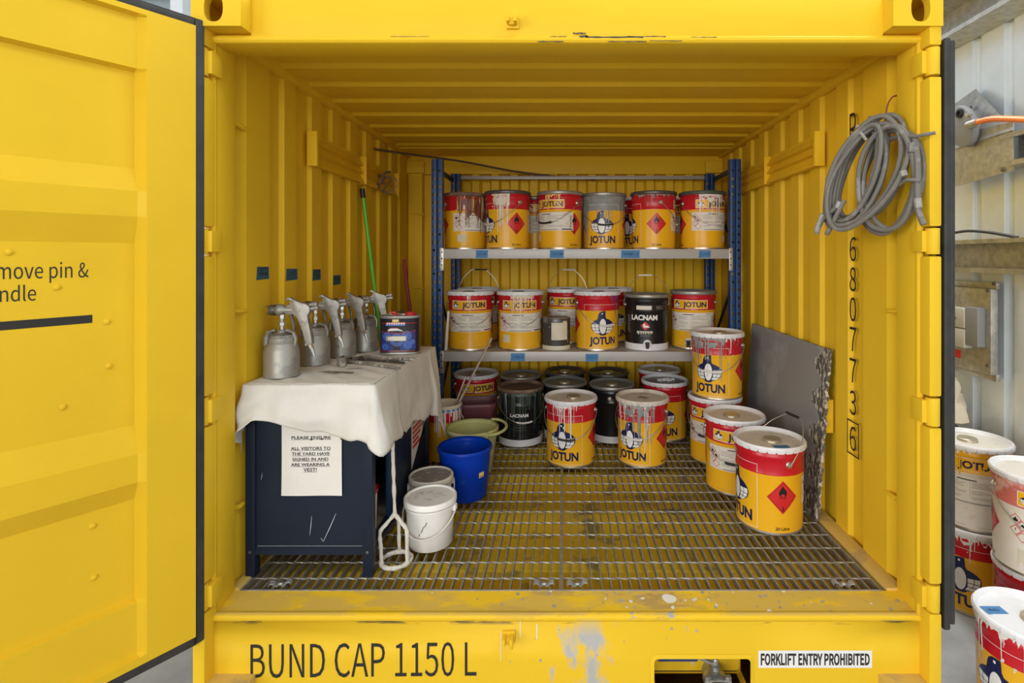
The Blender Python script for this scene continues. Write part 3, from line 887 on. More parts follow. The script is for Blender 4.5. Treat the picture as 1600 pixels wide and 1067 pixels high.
for x in (XUL, XUR):
    # top strut and diagonal side braces
    x += .026 if x > 0 else -.026
    rp(MB().box(x-.008, x+.008, 3.34, 3.88, 2.13, 2.16), 'top_strut', 'rack_dark', bev=0.002)
    for za, zb, ya, yb in ((1.50, 0.95, 3.335, 3.88), (2.0, 1.60, 3.88, 3.335), (0.95, 0.45, 3.88, 3.335)):
        rp(MB().tube([(x, ya, za), (x, yb, zb)], 0.010, 4), 'side_brace', 'rack_dark', smooth=0)
x0, x1 = XUL-0.02, XUR+0.02
for zt in (SL, SU):
    for y in (3.292, 3.90):
        mb = MB().box(XUL+0.034 if y < 3.5 else x0, XUR-0.034 if y < 3.5 else x1, y, y+0.035, zt-0.061, zt)
        rp(mb, 'shelf_beam', 'beam_grey', bev=0.003)
    mb = MB().box(x0+.03, x1-.03, 3.328, 3.90, zt-0.018, zt-0.001)
    rp(mb, 'shelf_board', 'beam_grey', bev=0.001)
    for x in (XUL, XUR):
        s = 1 if x < 0 else -1
        rp(MB().box(min(x+s*.022, x+s*.045), max(x+s*.022, x+s*.045), 3.288, 3.297, zt-0.135, zt+0.006), 'beam_bracket', 'galv', bev=0.001)
        for dz in (-.02, -.06, -.10):
            rp(MB().lathe([(.005, 0), (.004, .003), (0, .004)], 8, M=Matrix.Translation((x+s*.034, 3.288, zt+dz)) @ Matrix.Rotation(R(90), 4, 'X')), 'bracket_pin', 'rack_dark')
rp(MB().box(x0, x1, 3.90, 3.925, CZ+.585, CZ+.61), 'back_rail', 'beam_grey', bev=0.003)
# blue tape labels stuck on the beams (handwriting not legible in the photo: a scribble)
for px, py, w, h, zt, ink in ((753, 397, 19, 12, SU, 'dbl'), (870, 397, 22, 12, SU, 'f'), (985, 397, 29, 12, SU, 'g'), (1101, 397, 19, 11, SU, 'h'),
                          (809, 558, 22, 12, SL, 'G'), (925, 559, 20, 12, SL, 'P')):
    c = P(px, py, 3.292); k = 3.292/820
    mb = MB(); fn = flat_fn(c, (1, 0, 0), (0, 0, 1))
    W, H = w*k/2, h*k/2
    rng = random.Random(px)
    wrap(mb, poly2d([(-W, -H), (W-.003*rng.random(), -H), (W, H), (-W+.004*rng.random(), H)]), fn, 0, 0.0012, 0)
    u = -W*0.7
    while u < W*0.7:
        hh = rng.uniform(.008, .018)
        wrap(mb, poly2d([(u, -.008), (u+.002, -.008), (u+.004, -.008+hh), (u+.002, -.008+hh)]), fn, 1, 0.0017, 0)
        wrap(mb, rect2d(u, u+.007, rng.uniform(-.008, .004), rng.uniform(.0045, .006)), fn, 1, 0.0016, 0) if rng.random() < .5 else None
        u += .010
    rp(mb, 'tape_label', ['tape_blue', 'pen_ink'], smooth=0)

# bent brown rod lying from the left wall hood over the rack
pts = smoothpath([P(585, 233, 3.28), P(640, 241, 3.5), P(720, 252, 3.7), P(800, 267, 3.86), P(870, 276, 3.93), P(930, 281, 3.94)], 8)
tag(MB().tube(pts, 0.0075, 8).build('bent_rod', 'rod_brown'), 'bent brown rod sagging from the left wall to behind the rack', 'rod')
# wire loop with little clips hanging on the left hood
wl = thing('wire_loop', 'tangled wire loop hung on the hood of the left wall', 'wire', P(590, 285, 3.25))
for k in range(3):
    rng = random.Random(k+3)
    pts = [(0.05+0.06*math.cos(a)+rng.uniform(-.004, .004), -0.03*math.cos(a)+0.03, 0.055*math.sin(a)*(1-.1*k)-0.01+rng.uniform(-.004, .004)) for a in [2*PI*i/22 for i in range(22)]]
    MB().tube(pts, 0.0028, 6, closed=True).build('loop', 'wire', wl)
for k in range(5):
    rng = random.Random(k+30)
    a = Vector((rng.uniform(-.03, .03), rng.uniform(0, .03), rng.uniform(-.03, .04)))
    MB().tube([a, a+Vector((rng.uniform(-.03, .05), 0, rng.uniform(-.05, .05))), a+Vector((.07, .01, .045))], 0.005, 6).build('twist', 'rod_brown', wl)

# thin cream paddle leaning in the left end of the lower shelf
a, b = P(697, 535, 3.325), P(701, 486, 3.315)
pd = thing('stirring_paddle', 'flat cream paint paddle standing at the left end of the lower shelf', 'paddle', (a.x, a.y, SL+.001))
o = pd.location
MB().tube([Vector((0, 0, .003)), b-o], [.011, .009], 4).build('blade', 'grip_white', pd, smooth=0)

# ------------------------------------------------------------------ paint pails
RB = 0.142; HP = 0.366
def rz_at(z): return 0.1395 + 0.0030*min(z, .25)/0.25
def pail_fn(theta0, z0=0.0):
    t0 = R(theta0)
    def fn(u, v, off):
        z = z0 + v; r = rz_at(z)
        if z > 0.318: r += 0.0045*max(0.0, 1-abs(z-0.330)/0.012)
        if 0.25 < z < 0.26: r += 0.002
        r += off; a = t0 + u/RB
        return Vector((r*math.sin(a), -r*math.cos(a), z))
    return fn

ME = {}
def cached(key, make):
    if key not in ME: ME[key] = make()
    return ME[key]

def body_mesh(lower, upper, bottom='tin_metal', ridge=True):
    def make():
        prof = [(.135, 0.0), (.1405, .001), (.1405, .006), (.1395, .010), (.1425, .248), (.1445, .253), (.1425, .258), (.1425, .318), (.147, .326), (.147, .334), (.1425, .342), (.1425, .352), (.149, .357), (.150, .361), (.1475, .362), (.1460, .358), (.1445, .345), (0, .345)]
        prof = [(0, 0.0)] + prof
        ks = [2]*4 + [0, 0] + [1]*12
        return MB().lathe(prof, 56, ks=ks, cap=False).mesh('pail_body', [lower, upper, bottom], smooth=50)
    return cached(('body', lower, upper, bottom), make)

def penguin(mb, fn, ku, kv, k=1.0, cu=0.0, cv=0.0):
    """globe with a standing penguin in front of it"""
    S = lambda sh: move2d(sh, cu, cv, 0, k)
    navy, white = ku, kv
    rx, ry, vc = .077, .050, .0
    wrap(mb, S(ell2d(0, vc, rx, ry, 40)), fn, navy, .0005)
    head = [(-.040, .030), (-.033, .052), (-.030, .070), (-.024, .084), (-.012, .093), (.002, .096), (.016, .097), (.017, .080), (.018, .060), (.026, .044), (.044, .036), (.040, .0), (-.040, .0)]
    wrap(mb, S(poly2d(head)), fn, navy, .0006)
    wrap(mb, S(poly2d([(-.030, -.02), (-.022, -.052), (-.010, -.058), (.010, -.058), (.022, -.052), (.030, -.02)])), fn, navy, .0006)
    wrap(mb, S(ell2d(0, .0, .0225, .048, 24)), fn, white, .0010)
    wrap(mb, S(ell2d(-.004, .080, .0045, .0055, 12)), fn, white, .0010)
    for s in (-1, 1):
        for a, b in ((.36, .655), (.695, .96)):
            for w0, w1 in ((.22, -.14), (-.20, -.50), (-.56, -.86)):
                q = []
                for (sa, w) in ((a, w1), (b, w1), (b, (w0+w1)/2), (b, w0), (a, w0)):
                    q.append((s*max(sa*rx*.97*math.sqrt(max(0, 1-(w*.96)**2)), .027 if w > -.6 else .018), vc + w*ry*.97 + (.006*(sa-.3) if w > 0 else 0)))
                wrap(mb, S(poly2d(q if s > 0 else q[::-1])), fn, white, .0010)

def front_mesh():
    def make():
        mb = MB(); fn = pail_fn(0)
        penguin(mb, fn, 0, 1, 1.0, -.004, .155)
        wrap(mb, move2d(text2d('JOTUN', .180, .047, .040), 0, .042), fn, 0, .0007)
        wrap(mb, frame2d(-.128, .114, .018, .292, .0016), fn, 1, .0006)
        return mb.mesh('front_print', ['navy', 'white_print'], smooth=50)
    return cached('front', make)

FLAME = [(0, -.5), (.28, -.46), (.40, -.25), (.36, .0), (.24, .18), (.26, -.02), (.14, -.12), (.16, .12), (.06, .36), (-.02, .52), (-.03, .30), (-.12, .12), (-.17, -.08), (-.24, .04), (-.22, .20), (-.36, .0), (-.40, -.22), (-.30, -.44)]
def diamond_mesh():
    def make():
        mb = MB(); cv = .162; h = .0655
        f0 = pail_fn(0); fn = lambda u, v, off: f0(u, cv+(v-cv)*1.08 if v > .05 else v, off)
        wrap(mb, poly2d([(0, cv-h), (h, cv), (0, cv+h), (-h, cv)]), fn, 0, .0007)
        i, o = h-.006, h-.0075
        for a, b in (((0, -1), (1, 0)), ((1, 0), (0, 1)), ((0, 1), (-1, 0)), ((-1, 0), (0, -1))):
            wrap(mb, poly2d([(a[0]*o, cv+a[1]*o), (a[0]*i, cv+a[1]*i), (b[0]*i, cv+b[1]*i), (b[0]*o, cv+b[1]*o)]), fn, 1, .0011)
        wrap(mb, move2d(poly2d(FLAME), 0, cv+.024, 0, .043), fn, 1, .0012)
        wrap(mb, ell2d(0, cv+.009, .008, .005, 12), fn, 0, .0016)
        wrap(mb, rect2d(-.016, .016, cv-.003, cv-.0005), fn, 1, .0012)
        wrap(mb, move2d(text2d('3', .010, .015, .02, True), 0, cv-.052), fn, 1, .0012)
        wrap(mb, move2d(text2d('20 Litre', .062, .013, .010, True), 0, .022), fn, 1, .0008)
        return mb.mesh('hazard_diamond', ['red_print', 'black_print'], smooth=50)
    return cached('diamond', make)

def ghs(mb, fn, cu, cv, s, kr, kw, kb, n=4):
    """cluster of small red framed pictogram diamonds"""
    d = s*1.06
    for i, (a, b) in enumerate(((0, d), (d, 0), (0, -d), (d, -2*d))[:n] if n == 4 else ((0, d), (d, 0), (0, -d))):
        c = (cu+a, cv+b)
        dm = lambda r: [(c[0], c[1]-r), (c[0]+r, c[1]), (c[0], c[1]+r), (c[0]-r, c[1])]
        wrap(mb, poly2d(dm(s)), fn, kr, .0013); wrap(mb, poly2d(dm(s*.84)), fn, kw, .0016)
        if i == 0: wrap(mb, move2d(poly2d(FLAME), c[0], c[1], 0, s*1.0), fn, kb, .0019)
        elif i == 1: wrap(mb, move2d(poly2d([(-.5, -.35), (.5, -.35), (.35, .0), (.1, -.05), (.05, .4), (-.2, .1), (-.4, .0)]), c[0], c[1], 0, s), fn, kb, .0019)
        elif i == 2: wrap(mb, move2d(rect2d(-.08, .08, -.12, .5), c[0], c[1], 0, s*.8), fn, kb, .0019)

def label_mesh():
    def make():
        mb = MB(); fn = pail_fn(198); rng = random.Random(1)
        wrap(mb, rect2d(-.165, .165, .118, .236), fn, 0, .0008)
        ghs(mb, fn, -.142, .187, .020, 1, 0, 2)
        wrap(mb, rect2d(-.060, .010, .221, .2255), fn, 2, .0013)
        wrap(mb, rect2d(.09, .125, .224, .227), fn, 3, .0013)
        for i in range(11):
            v = .213 - i*.0070
            if i in (4, 8): continue
            wrap(mb, rect2d(-.092, rng.uniform(-.06, -.02), v, v+.0018), fn, 3, .0013)
            wrap(mb, rect2d(-.008, rng.uniform(.03, .125), v, v+.0018), fn, 3, .0013)
        wrap(mb, rect2d(-.100, -.099, .124, .222), fn, 3, .0013)
        wrap(mb, rect2d(-.014, -.0132, .150, .218), fn, 3, .0013)
        for i in range(11): wrap(mb, rect2d(.140, .151, .140+.007*i, .1435+.007*i), fn, 2, .0013)
        wrap(mb, rect2d(-.085, .060, .1225, .1270), fn, 3, .0013)
        wrap(mb, rect2d(.085, .155, .1235, .1300), fn, 2, .0013)
        for u in (-.075, .055): wrap(mb, rect2d(u-.045, u+.045, .022, .0233), fn, 3, .0008)
        return mb.mesh('label_sheet', ['paper', 'red_print', 'black_print', 'grey_print'], smooth=50)
    return cached('label', make)
def sticker_mesh(seed):
    def make():
        mb = MB(); u0, u1, v0, v1 = ((-.125, -.065, .050, .100), (-.135, -.080, .050, .098), (.055, .115, .045, .086))[seed % 3]
        wrap(mb, rect2d(u0, u1, v0, v1), pail_fn(198), 0, .0010)
        return mb.mesh('blank_sticker', 'paper_aged', smooth=50)
    return cached(('sticker', seed % 3), make)

def badge_mesh():
    def make():
        mb = MB(); fn = pail_fn(191); c = .290
        wrap(mb, rect2d(-.120, .120, c-.029, c+.027), fn, 0, .0007)
        wrap(mb, rect2d(-.1175, .1175, c-.0265, c+.0245), fn, 2, .0010)
        penguin(mb, lambda u, v, o: fn(u, v, o+.0008), 1, 0, .30, -.088, c-.006)
        wrap(mb, move2d(text2d('JOTUN', .150, .032, .040), .034, c-.0165), fn, 1, .0014)
        return mb.mesh('brand_badge', ['white_print', 'navy', 'orange'], smooth=50)
    return cached('badge', make)

def lid_mesh(rim, panel, lugs=True):
    def make():
        mb = MB()
        prof = [(.1475, .350), (.1515, .352), (.1535, .358), (.1535, .3675), (.1510, .3725), (.1480, .3735), (.1450, .3710), (.1385, .3580), (.1350, .3562), (.112, .3562), (.110, .3572), (.06, .3575), (0.0, .3575)]
        mb.lathe(prof, 56, ks=[0]*8+[1]*4, cap=False)
        if lugs:
            for i in range(26):
                a = 2*PI*i/26; c, s = math.cos(a), math.sin(a); w = .0165
                M = Matrix.Rotation(a, 4, 'Z')
                mb.add([M @ Vector(p) for p in ((-w, -.1545, .366), (w, -.1545, .366), (w, -.1552, .354), (w*.8, -.1525, .3480), (-w*.8, -.1525, .3480), (-w, -.1552, .354),
                                                 (-w, -.1480, .366), (w, -.1480, .366), (w*.8, -.1480, .3505), (-w*.8, -.1480, .3505))],
                       [(0, 1, 2, 5), (5, 2, 3, 4), (0, 6, 7, 1), (1, 7, 8, 3, 2), (0, 5, 4, 9, 6), (4, 3, 8, 9)], 0)
        return mb.mesh('lid', [rim, panel], smooth=40)
    return cached(('lid', rim, panel, lugs), make)

def bung_mesh():
    return cached('bung', lambda: MB().lathe([(.040, 0), (.0405, .003), (.038, .009), (.039, .012), (.036, .0145), (.030, .0135), (0, .0125)], 28).mesh('bung', 'brass_cap', smooth=40))

EA = 99.0
def ear_mesh():
    def make():
        mb = MB(); M = Matrix.Translation((RB-.001, 0, 0)) @ Matrix.Rotation(R(90), 4, 'Y')
        mb.lathe([(.0150, 0), (.0150, .003), (.0115, .006), (.0105, .009), (0, .0095)], 18, M=M, ks=[0]*4)
        mb.lathe([(.0045, .009), (.0045, .013), (0, .0135)], 10, M=M, ks=[1]*2)
        return mb.mesh('ear', ['tin_metal', 'wire'], smooth=40)
    return cached('ear', make)

def bail_pts(beta, up=False):
    a = R(EA); ax = Vector((math.sin(a), -math.cos(a), 0)); fr = Vector((math.sin(a-PI/2), -math.cos(a-PI/2), 0))
    d = fr*math.cos(R(beta)) + Vector((0, 0, 1))*math.sin(R(beta))
    Re, L = .1535, .205
    pts = []
    if up:
        key = [(1, 0), (.985, .10), (.93, .35), (.72, .70), (.36, .97), (.26, 1.0), (-.26, 1.0), (-.36, .97), (-.72, .70), (-.93, .35), (-.985, .10), (-1, 0)]
        pts = smoothpath([ax*(Re*x) + d*(L*y) for x, y in key], 3)
    else:
        for i in range(33):
            t = PI*i/32
            x = math.copysign(abs(math.cos(t))**.9, math.cos(t)); y = math.sin(t)**1.0
            pts.append(ax*(Re*x) + d*(L*y))
    return [p + Vector((0, 0, .298)) for p in pts], ax, fr, d, L
def bail_mesh(beta, up):
    return cached(('bail', beta, up), lambda: MB().tube(bail_pts(beta, up)[0], .0022, 6).mesh('bail', 'wire', smooth=60))
def grip_mesh(beta, up, mt):
    def make():
        pts, ax, fr, d, L = bail_pts(beta, up)
        n = len(pts)//2; q = pts[n-3:n+4] if not up else [pts[n]-ax*.045, pts[n]+ax*.045]
        return MB().tube(q, .0062, 8).mesh('grip', mt, smooth=60)
    return cached(('grip', beta, up, mt), make)

def drips_mesh(seed, th0, th1, n, zmin, mts, smear=0.5, ztop=.352):
    mb = MB(); rng = random.Random(seed)
    nm = len(mts)
    if smear:
        # ragged skirt of paint under the rim
        k = 0; step = 2.2; th = th0; top = []; bot = []
        while th <= th1:
            e = min(1, (th-th0)/8, (th1-th)/8)
            top.append((R(th)*RB, ztop)); bot.append((R(th)*RB, ztop - e*smear*.05*(rng.uniform(.1, .8) if rng.random() < .7 else rng.uniform(.8, 1.8)) - .001)); th += step
        wrap(mb, poly2d(top[::-1] + bot), pail_fn(0), 0, .0022)
    for i in range(n):
        th = rng.uniform(th0, th1); w = rng.choice((.0014, .002, .0026, .0036, .0052))
        L = (ztop-zmin)*rng.random()**2.0 + .02
        u = R(th)*RB; top = ztop - rng.uniform(0, .008); b = max(ztop-L, zmin)
        pts = [(u-w*1.3, top), (u-w*.75, top-.02), (u-w*.6, b+.01), (u-w*.8, b+w), (u-w*.4, b), (u+w*.4, b), (u+w*.8, b+w), (u+w*.6, b+.01), (u+w*.75, top-.02), (u+w*1.3, top)]
        wrap(mb, poly2d(pts), pail_fn(0), rng.randrange(nm), .0018 + .0002*(i % 4), 0.006)
    for i in range(n//2):
        th = rng.uniform(th0, th1); z = rng.uniform(max(.03, zmin), .3); r = rng.choice((.0015, .002, .003))
        wrap(mb, ell2d(R(th)*RB, z, r, r*rng.uniform(1, 2.5), 8), pail_fn(0), rng.randrange(nm), .0024, 0)
    return mb.mesh('paint_drips', mts, smooth=0)

FACE = {'penguin': 0, 'diamond': 88, 'label': 198}
def facing(x, y, face, phi):
    """yaw that turns a printed side to the camera, phi degrees right of the sight line"""
    return R(-math.degrees(math.atan2(x, y)) + phi - FACE[face])

def paint_pail(label, x, y, z, face, phi, lid=('lid_white', 'lid_cream'), bung=True, bail=-43, grip='grip_white', drips=None,
               group='orange paint pails', lower='orange', upper='red', seed=0, lugs=True, up=False, tape=False):
    t = thing('paint_pail', label, 'pail', (x, y, z), facing(x, y, face, phi), group)
    obj('body', body_mesh(lower, upper), t)
    obj('front_print', front_mesh(), t)
    obj('hazard_diamond', diamond_mesh(), t, rot=(0, 0, R(88)))
    obj('hazard_diamond', diamond_mesh(), t, rot=(0, 0, R(268)))
    obj('label_sheet', label_mesh(), t)
    if seed: obj('blank_sticker', sticker_mesh(seed), t)
    obj('brand_badge', badge_mesh(), t)
    if lid:
        l = obj('lid', lid_mesh(lid[0], lid[1], lugs), t)
        if bung: obj('bung', bung_mesh(), l, (.012, .008, .3568))
        if tape:
            tp = (-.082, .045, .3568) if tape == 'ink' else (.02, -.086, .3568)
            mb = MB(); wrap(mb, rect2d(-.035, .035, -.02, .02), flat_fn(tp, (1, .0, 0), (0, 1, 0)), 0, .0012, 0)
            if tape == 'ink':
                for i in range(5): wrap(mb, rect2d(-.02+i*.008, -.016+i*.008, -.006, .004+.003*(i % 2)), flat_fn(tp, (1, .0, 0), (0, 1, 0)), 1, .0018, 0)
            obj('tape_label', mb.mesh('tape_label', ['tape_blue', 'pen_ink'], smooth=0), l, rot=(0, 0, -t.rotation_euler.z))
    for a in (EA-90, EA+90):
        obj('ear', ear_mesh(), t, (0, 0, .298), (0, 0, R(a)))
    if bail is not None:
        b = obj('bail', bail_mesh(bail, up), t)
        obj('grip', grip_mesh(bail, up, grip), b)
    for i, d in enumerate(drips or ()):
        tag(obj('paint_drips', drips_mesh(*d), t), kind='stuff')
    return t
FZ = GZ + 0.0015
BACKB = 180+43      # bail resting on the label side
# --- on the floor
paint_pail('orange pail with red diamond facing out and raised bail, nearest the right steel sheet', .925, 2.36, FZ, 'diamond', 23, bail=130, up=True, grip='grip_black',
           tape=True, drips=[(3, -62, -20, 5, .27, ['drip_white'], .35)], lid=('lid_white', 'lid_cream'))
paint_pail('orange pail with label facing out, just behind the front right pail', .885, 2.72, FZ, 'label', 12, bail=BACKB, grip='grip_black')
paint_pail('orange pail at the bottom of the two-pail stack by the steel sheet', .895, 3.10, FZ, 'label', -8, bail=BACKB, grip='grip_black', lid=('lid_white', 'lid_white'))
paint_pail('grey-dripped orange pail on top of the stack beside the steel sheet', .905, 3.09, FZ+.3742, 'penguin', -18, bail=-43,
           drips=[(11, -55, 40, 26, .10, ['drip_grey'], .75), (12, 30, 70, 8, .12, ['drip_white', 'drip_grey'], .2)], lid=('lid_white', 'lid_cream'))
paint_pail('orange pail with white lid and cream drips, standing alone mid-floor over the seam', .045, 3.07, FZ, 'penguin', -19, bail=-43, grip='grip_black',
           drips=[(21, -25, 20, 16, .17, ['drip_white'], .5), (22, 10, 32, 4, .12, ['drip_white'], 0)], lid=('lid_white', 'lid_cream'))
paint_pail('orange pail with beige lid and long grey drips, mid-floor right of the white-lidded one', .462, 3.07, FZ, 'penguin', -28, bail=-43,
           drips=[(31, -35, 60, 30, .10, ['drip_grey', 'drip_white'], .8), (32, 0, 55, 16, .03, ['drip_grey', 'drip_grey', 'drip_white'], .3)], lid=('lid_cream', 'lid_cream'), bung=False, tape=False)
paint_pail('orange pail with pale grey wire-strewn lid, behind the beige-lidded one', .675, 3.49, FZ, 'penguin', -2, lid=('lid_white', 'lid_grey'), bail=BACKB, bung=False)
paint_pail('orange pail hidden but for its lid in the rear right corner under the rack', .70, 3.83, FZ, 'penguin', 40, lid=('lid_white', 'lid_white'), bail=BACKB)
paint_pail('orange pail under the left end of the rack behind the maroon tub', -.612, 3.70, FZ, 'label', 14, lid=('lid_white', 'lid_white'), bail=BACKB)
o = [q for q in COL.objects if q.get('label', '').startswith('orange pail with beige lid')][0]
mb = MB(); wrap(mb, poly2d([(-.03, -.02), (.028, -.024), (.032, .016), (-.026, .022)]), flat_fn((.0, .01, .3575), (1, 0, 0), (0, 1, 0)), 0, .0010, 0)
obj('lid_patch', mb.mesh('lid_patch', 'brass_cap', smooth=0), [c for c in o.children if c.name.startswith('lid')][0])
# --- upper shelf
UZ = SU + .0005
OPEN = ('lid_rust', 'lid_rust')
paint_pail('orange pail with rusty brown smears round its top, left end of the upper shelf', -.660, 3.56, UZ, 'label', 32, bail=None, seed=1,
           drips=[(41, 140, 262, 60, .14, ['drip_rust', 'drip_rust', 'drip_rust', 'drip_yellow'], 2.0), (42, 203, 258, 9, .02, ['rod_brown'], 0)], lid=('lid_rust', 'lid_rust'), bung=False, lugs=False)
paint_pail('orange pail splashed cream on its left, second from left on the upper shelf', -.364, 3.45, UZ, 'diamond', 23, bail=-43,
           drips=[(51, 18, 68, 24, .10, ['drip_cream', 'drip_white'], .9), (52, 40, 62, 5, .0, ['drip_cream'], 0)], lid=('lid_dark', 'lid_dark'), bung=False, lugs=False)
paint_pail('orange pail with badge and label facing out, third from left on the upper shelf', -.021, 3.475, UZ, 'label', -30, bail=BACKB-3, grip='grip_black', seed=1,
           drips=[(61, 188, 233, 12, .25, ['drip_yellow'], .25)], lid=('lid_grey', 'lid_grey'), bung=False, lugs=False)
paint_pail('pail coated with green-grey paint over its penguin print, fourth on the upper shelf', .277, 3.56, UZ, 'penguin', -5, bail=-43, upper='drip_grey', grip='grip_black',
           drips=[(71, -85, 75, 34, .15, ['drip_grey'], .55), (72, -80, -40, 22, .0, ['drip_grey'], 3.4), (73, -20, 20, 8, .13, ['drip_grey'], .2)], lid=('lid_grey', 'lid_grey'), bung=False, lugs=False)
paint_pail('orange pail with its red diamond facing out, fifth from left on the upper shelf', .598, 3.475, UZ, 'diamond', 8, bail=BACKB, grip='grip_white',
           drips=[(81, 20, 150, 12, .27, ['drip_grey', 'drip_rust'], .2)], lid=('lid_dark', 'lid_cream'), bung=False, lugs=False)
paint_pail('orange pail with white drips over its badge, right end of the upper shelf', .920, 3.475, UZ, 'label', 39, bail=BACKB, seed=2,
           drips=[(91, 153, 223, 30, .20, ['drip_white'], .7), (92, 188, 218, 4, .13, ['tool_dark'], 0)], lid=('drip_green', 'lid_grey'), bung=False, lugs=False)
paint_pail('dark-lidded red-banded pail peeping out behind the second and third upper pails', -.205, 3.785, UZ, 'label', 30, bail=None, lid=('lid_dark', 'lid_dark'), bung=False)
paint_pail('orange pail half hidden behind the green-grey coated pail, upper shelf', .560, 3.80, UZ, 'penguin', -40, bail=None, bung=False)
paint_pail('orange pail almost hidden behind the two right-end pails of the upper shelf', .880, 3.80, UZ, 'label', -22, bail=None, bung=False)
# --- lower shelf
LZ = SL + .0005
paint_pail('orange pail with white bail hanging over its label, left end of the lower shelf', -.610, 3.46, LZ, 'label', 2, bail=BACKB,
           drips=[(101, 168, 213, 3, .0, ['drip_white'], 0)], lid=('lid_white', 'lid_white'))
paint_pail('orange pail with cream paint run over its badge, second on the lower shelf', -.282, 3.46, LZ, 'label', 4, bail=BACKB, seed=1,
           drips=[(111, 168, 233, 26, .22, ['drip_cream'], .65)], lid=('lid_white', 'lid_cream'))
paint_pail('orange pail with raised white-gripped bail, behind the small dark tin', .030, 3.74, LZ, 'label', -4, bail=90, up=True, lid=('lid_white', 'lid_white'))
paint_pail('orange pail with penguin print and blue drips, middle of the lower shelf', .222, 3.455, LZ, 'penguin', 17, bail=-43,
           drips=[(121, 22, 50, 8, .22, ['drip_blue'], .1)], lid=('lid_white', 'lid_white'))
paint_pail('orange pail with a tap and label, right end of the lower shelf', .866, 3.50, LZ, 'label', -2, bail=None, lid=('lid_grey', 'lid_grey'), bung=False, lugs=False)
paint_pail('orange pail with raised black-gripped bail at the back left of the lower shelf', -.610, 3.79, LZ, 'label', 8, bail=90, up=True, grip='grip_black', lid=('lid_white', 'lid_white'))
paint_pail('orange pail hidden behind the penguin pail on the lower shelf', .350, 3.79, LZ, 'penguin', 10, bail=None, lid=('lid_white', 'lid_white'))

# --- black pails
def black_pail(label, x, y, z, kind, lidm, face=0, bail=None, drip=False, group='black paint pails'):
    t = thing('black_pail', label, 'pail', (x, y, z), R(-math.degrees(math.atan2(x, y)) + face), group)
    t.scale = (.98, .98, .95)
    def mk():
        prof = [(.135, 0), (.1435, .001), (.1435, .012), (.142, .016), (.1435, .030), (.1435, .034), (.142, .045), (.142, .255), (.145, .262), (.145, .270), (.142, .278), (.142, .318), (.1465, .326), (.1465, .334), (.142, .342), (.142, .352), (.149, .357), (.150, .361), (.1475, .362), (.1445, .345), (0, .345)]
        prof = [(0, 0.0)] + prof
        return MB().lathe(prof, 56, ks=[1]*7+[0]*14, cap=False).mesh('black_body', ['black_tin', 'lid_white'], smooth=50)
    obj('body', cached('blackbody', mk), t)
    l = obj('lid', lid_mesh(lidm, lidm, False), t)
    if kind != 'drippy': obj('bung', bung_mesh(), l, (0.0, .0, .3568))
    fn = pail_fn(0)
    mb = MB(); rng = random.Random(5)
    if kind == 'front':
        wrap(mb, move2d(text2d('LACNAM', .176, .034, .042), -.02, .205), fn, 0, .001)
        cu, cv, s = -.012, .165, .030
        wrap(mb, poly2d([(cu, cv-s), (cu+s, cv), (cu, cv+s), (cu-s, cv)]), fn, 1, .001)
        wrap(mb, poly2d([(cu-.012, cv-.012), (cu+.030, cv-.010), (cu+.012, cv+.004), (cu-.003, cv+.004), (cu-.003, cv+.020), (cu-.016, cv+.010)]), fn, 0, .0015)
        wrap(mb, rect2d(-.070, .028, .274, .300), pail_fn(0), 2, .0036)
        wrap(mb, rect2d(-.052, .036, .086, .130), fn, 3, .001); wrap(mb, rect2d(-.068, -.054, .086, .130), fn, 0, .001)
        for i in range(4): wrap(mb, rect2d(-.045, rng.uniform(0, .03), .096+i*.008, .098+i*.008), fn, 4, .0015)
        for i in range(5): wrap(mb, rect2d(.058, rng.uniform(.085, .115), .276+.005*i, .278+.005*i), fn, 4, .0036)
    elif kind == 'drippy':
        wrap(mb, move2d(text2d('LACNAM', .115, .022, .03), -.01, .195), fn, 0, .0034)
    if kind != 'drippy':
        for side in (-.15, .14):
            for i in range(28):
                v = .05 + i*.0068
                wrap(mb, rect2d(side, side + rng.uniform(.02, .035), v, v+.0022), fn, 4, .001)
    if mb.v: mb.build('printed_lettering', ['white_print', 'red_print', 'paper', 'paper_aged', 'grey_print'], t, smooth=50)
    for a in (EA-90, EA+90): obj('ear', ear_mesh(), t, (0, 0, .298), (0, 0, R(a)))
    if bail is not None:
        b = obj('bail', bail_mesh(bail, bail > 0), t); obj('grip', grip_mesh(bail, bail > 0, 'grip_white'), b)
    if drip:
        for d in ((201, -75, 75, 46, .10, ['drip_green'], .25), (202, -40, 40, 16, .0, ['drip_green'], 0), (203, -50, 50, 12, .04, ['drip_green', 'drip_grey'], 0)):
            tag(obj('paint_drips', drips_mesh(*d), t), kind='stuff')
        mb = MB()
        for i in range(6):
            wrap(mb, rect2d(-.055+.004*i, .045-.003*i, .055+i*.017, .061+i*.017), fn, 0, .0012)
        tag(mb.build('paint_drips', 'drip_green', t), kind='stuff')
    return t
def tap(t, x, y, z, face):
    """drum tap: threaded collar, body, spout, lever"""
    a = -math.atan2(x, y) - t.rotation_euler.z + R(face)
    tp = obj('tap', MB().lathe([(.026, 0), (.026, .006), (.018, .008), (.018, .022), (.014, .024), (0, .024)], 20, M=Matrix.Rotation(R(90), 4, 'X'), ks=[0]*5).build('x', 'lid_white').data, t,
             (.1405*math.sin(a), -.1405*math.cos(a), .048), (0, 0, a))
    bpy.data.objects.remove(bpy.data.objects['x'])
    m = MB().tube([(0, -.02, 0), (0, -.036, 0), (0, -.042, -.012), (0, -.042, -.026)], [.012, .012, .011, .010], 10)
    m.box(-.016, .016, -.047, -.038, .008, .014)
    m.tube([(0, -.036, 0), (0, -.036, .014)], .009, 10)
    m.build('tap_spout', 'grip_black', tp)
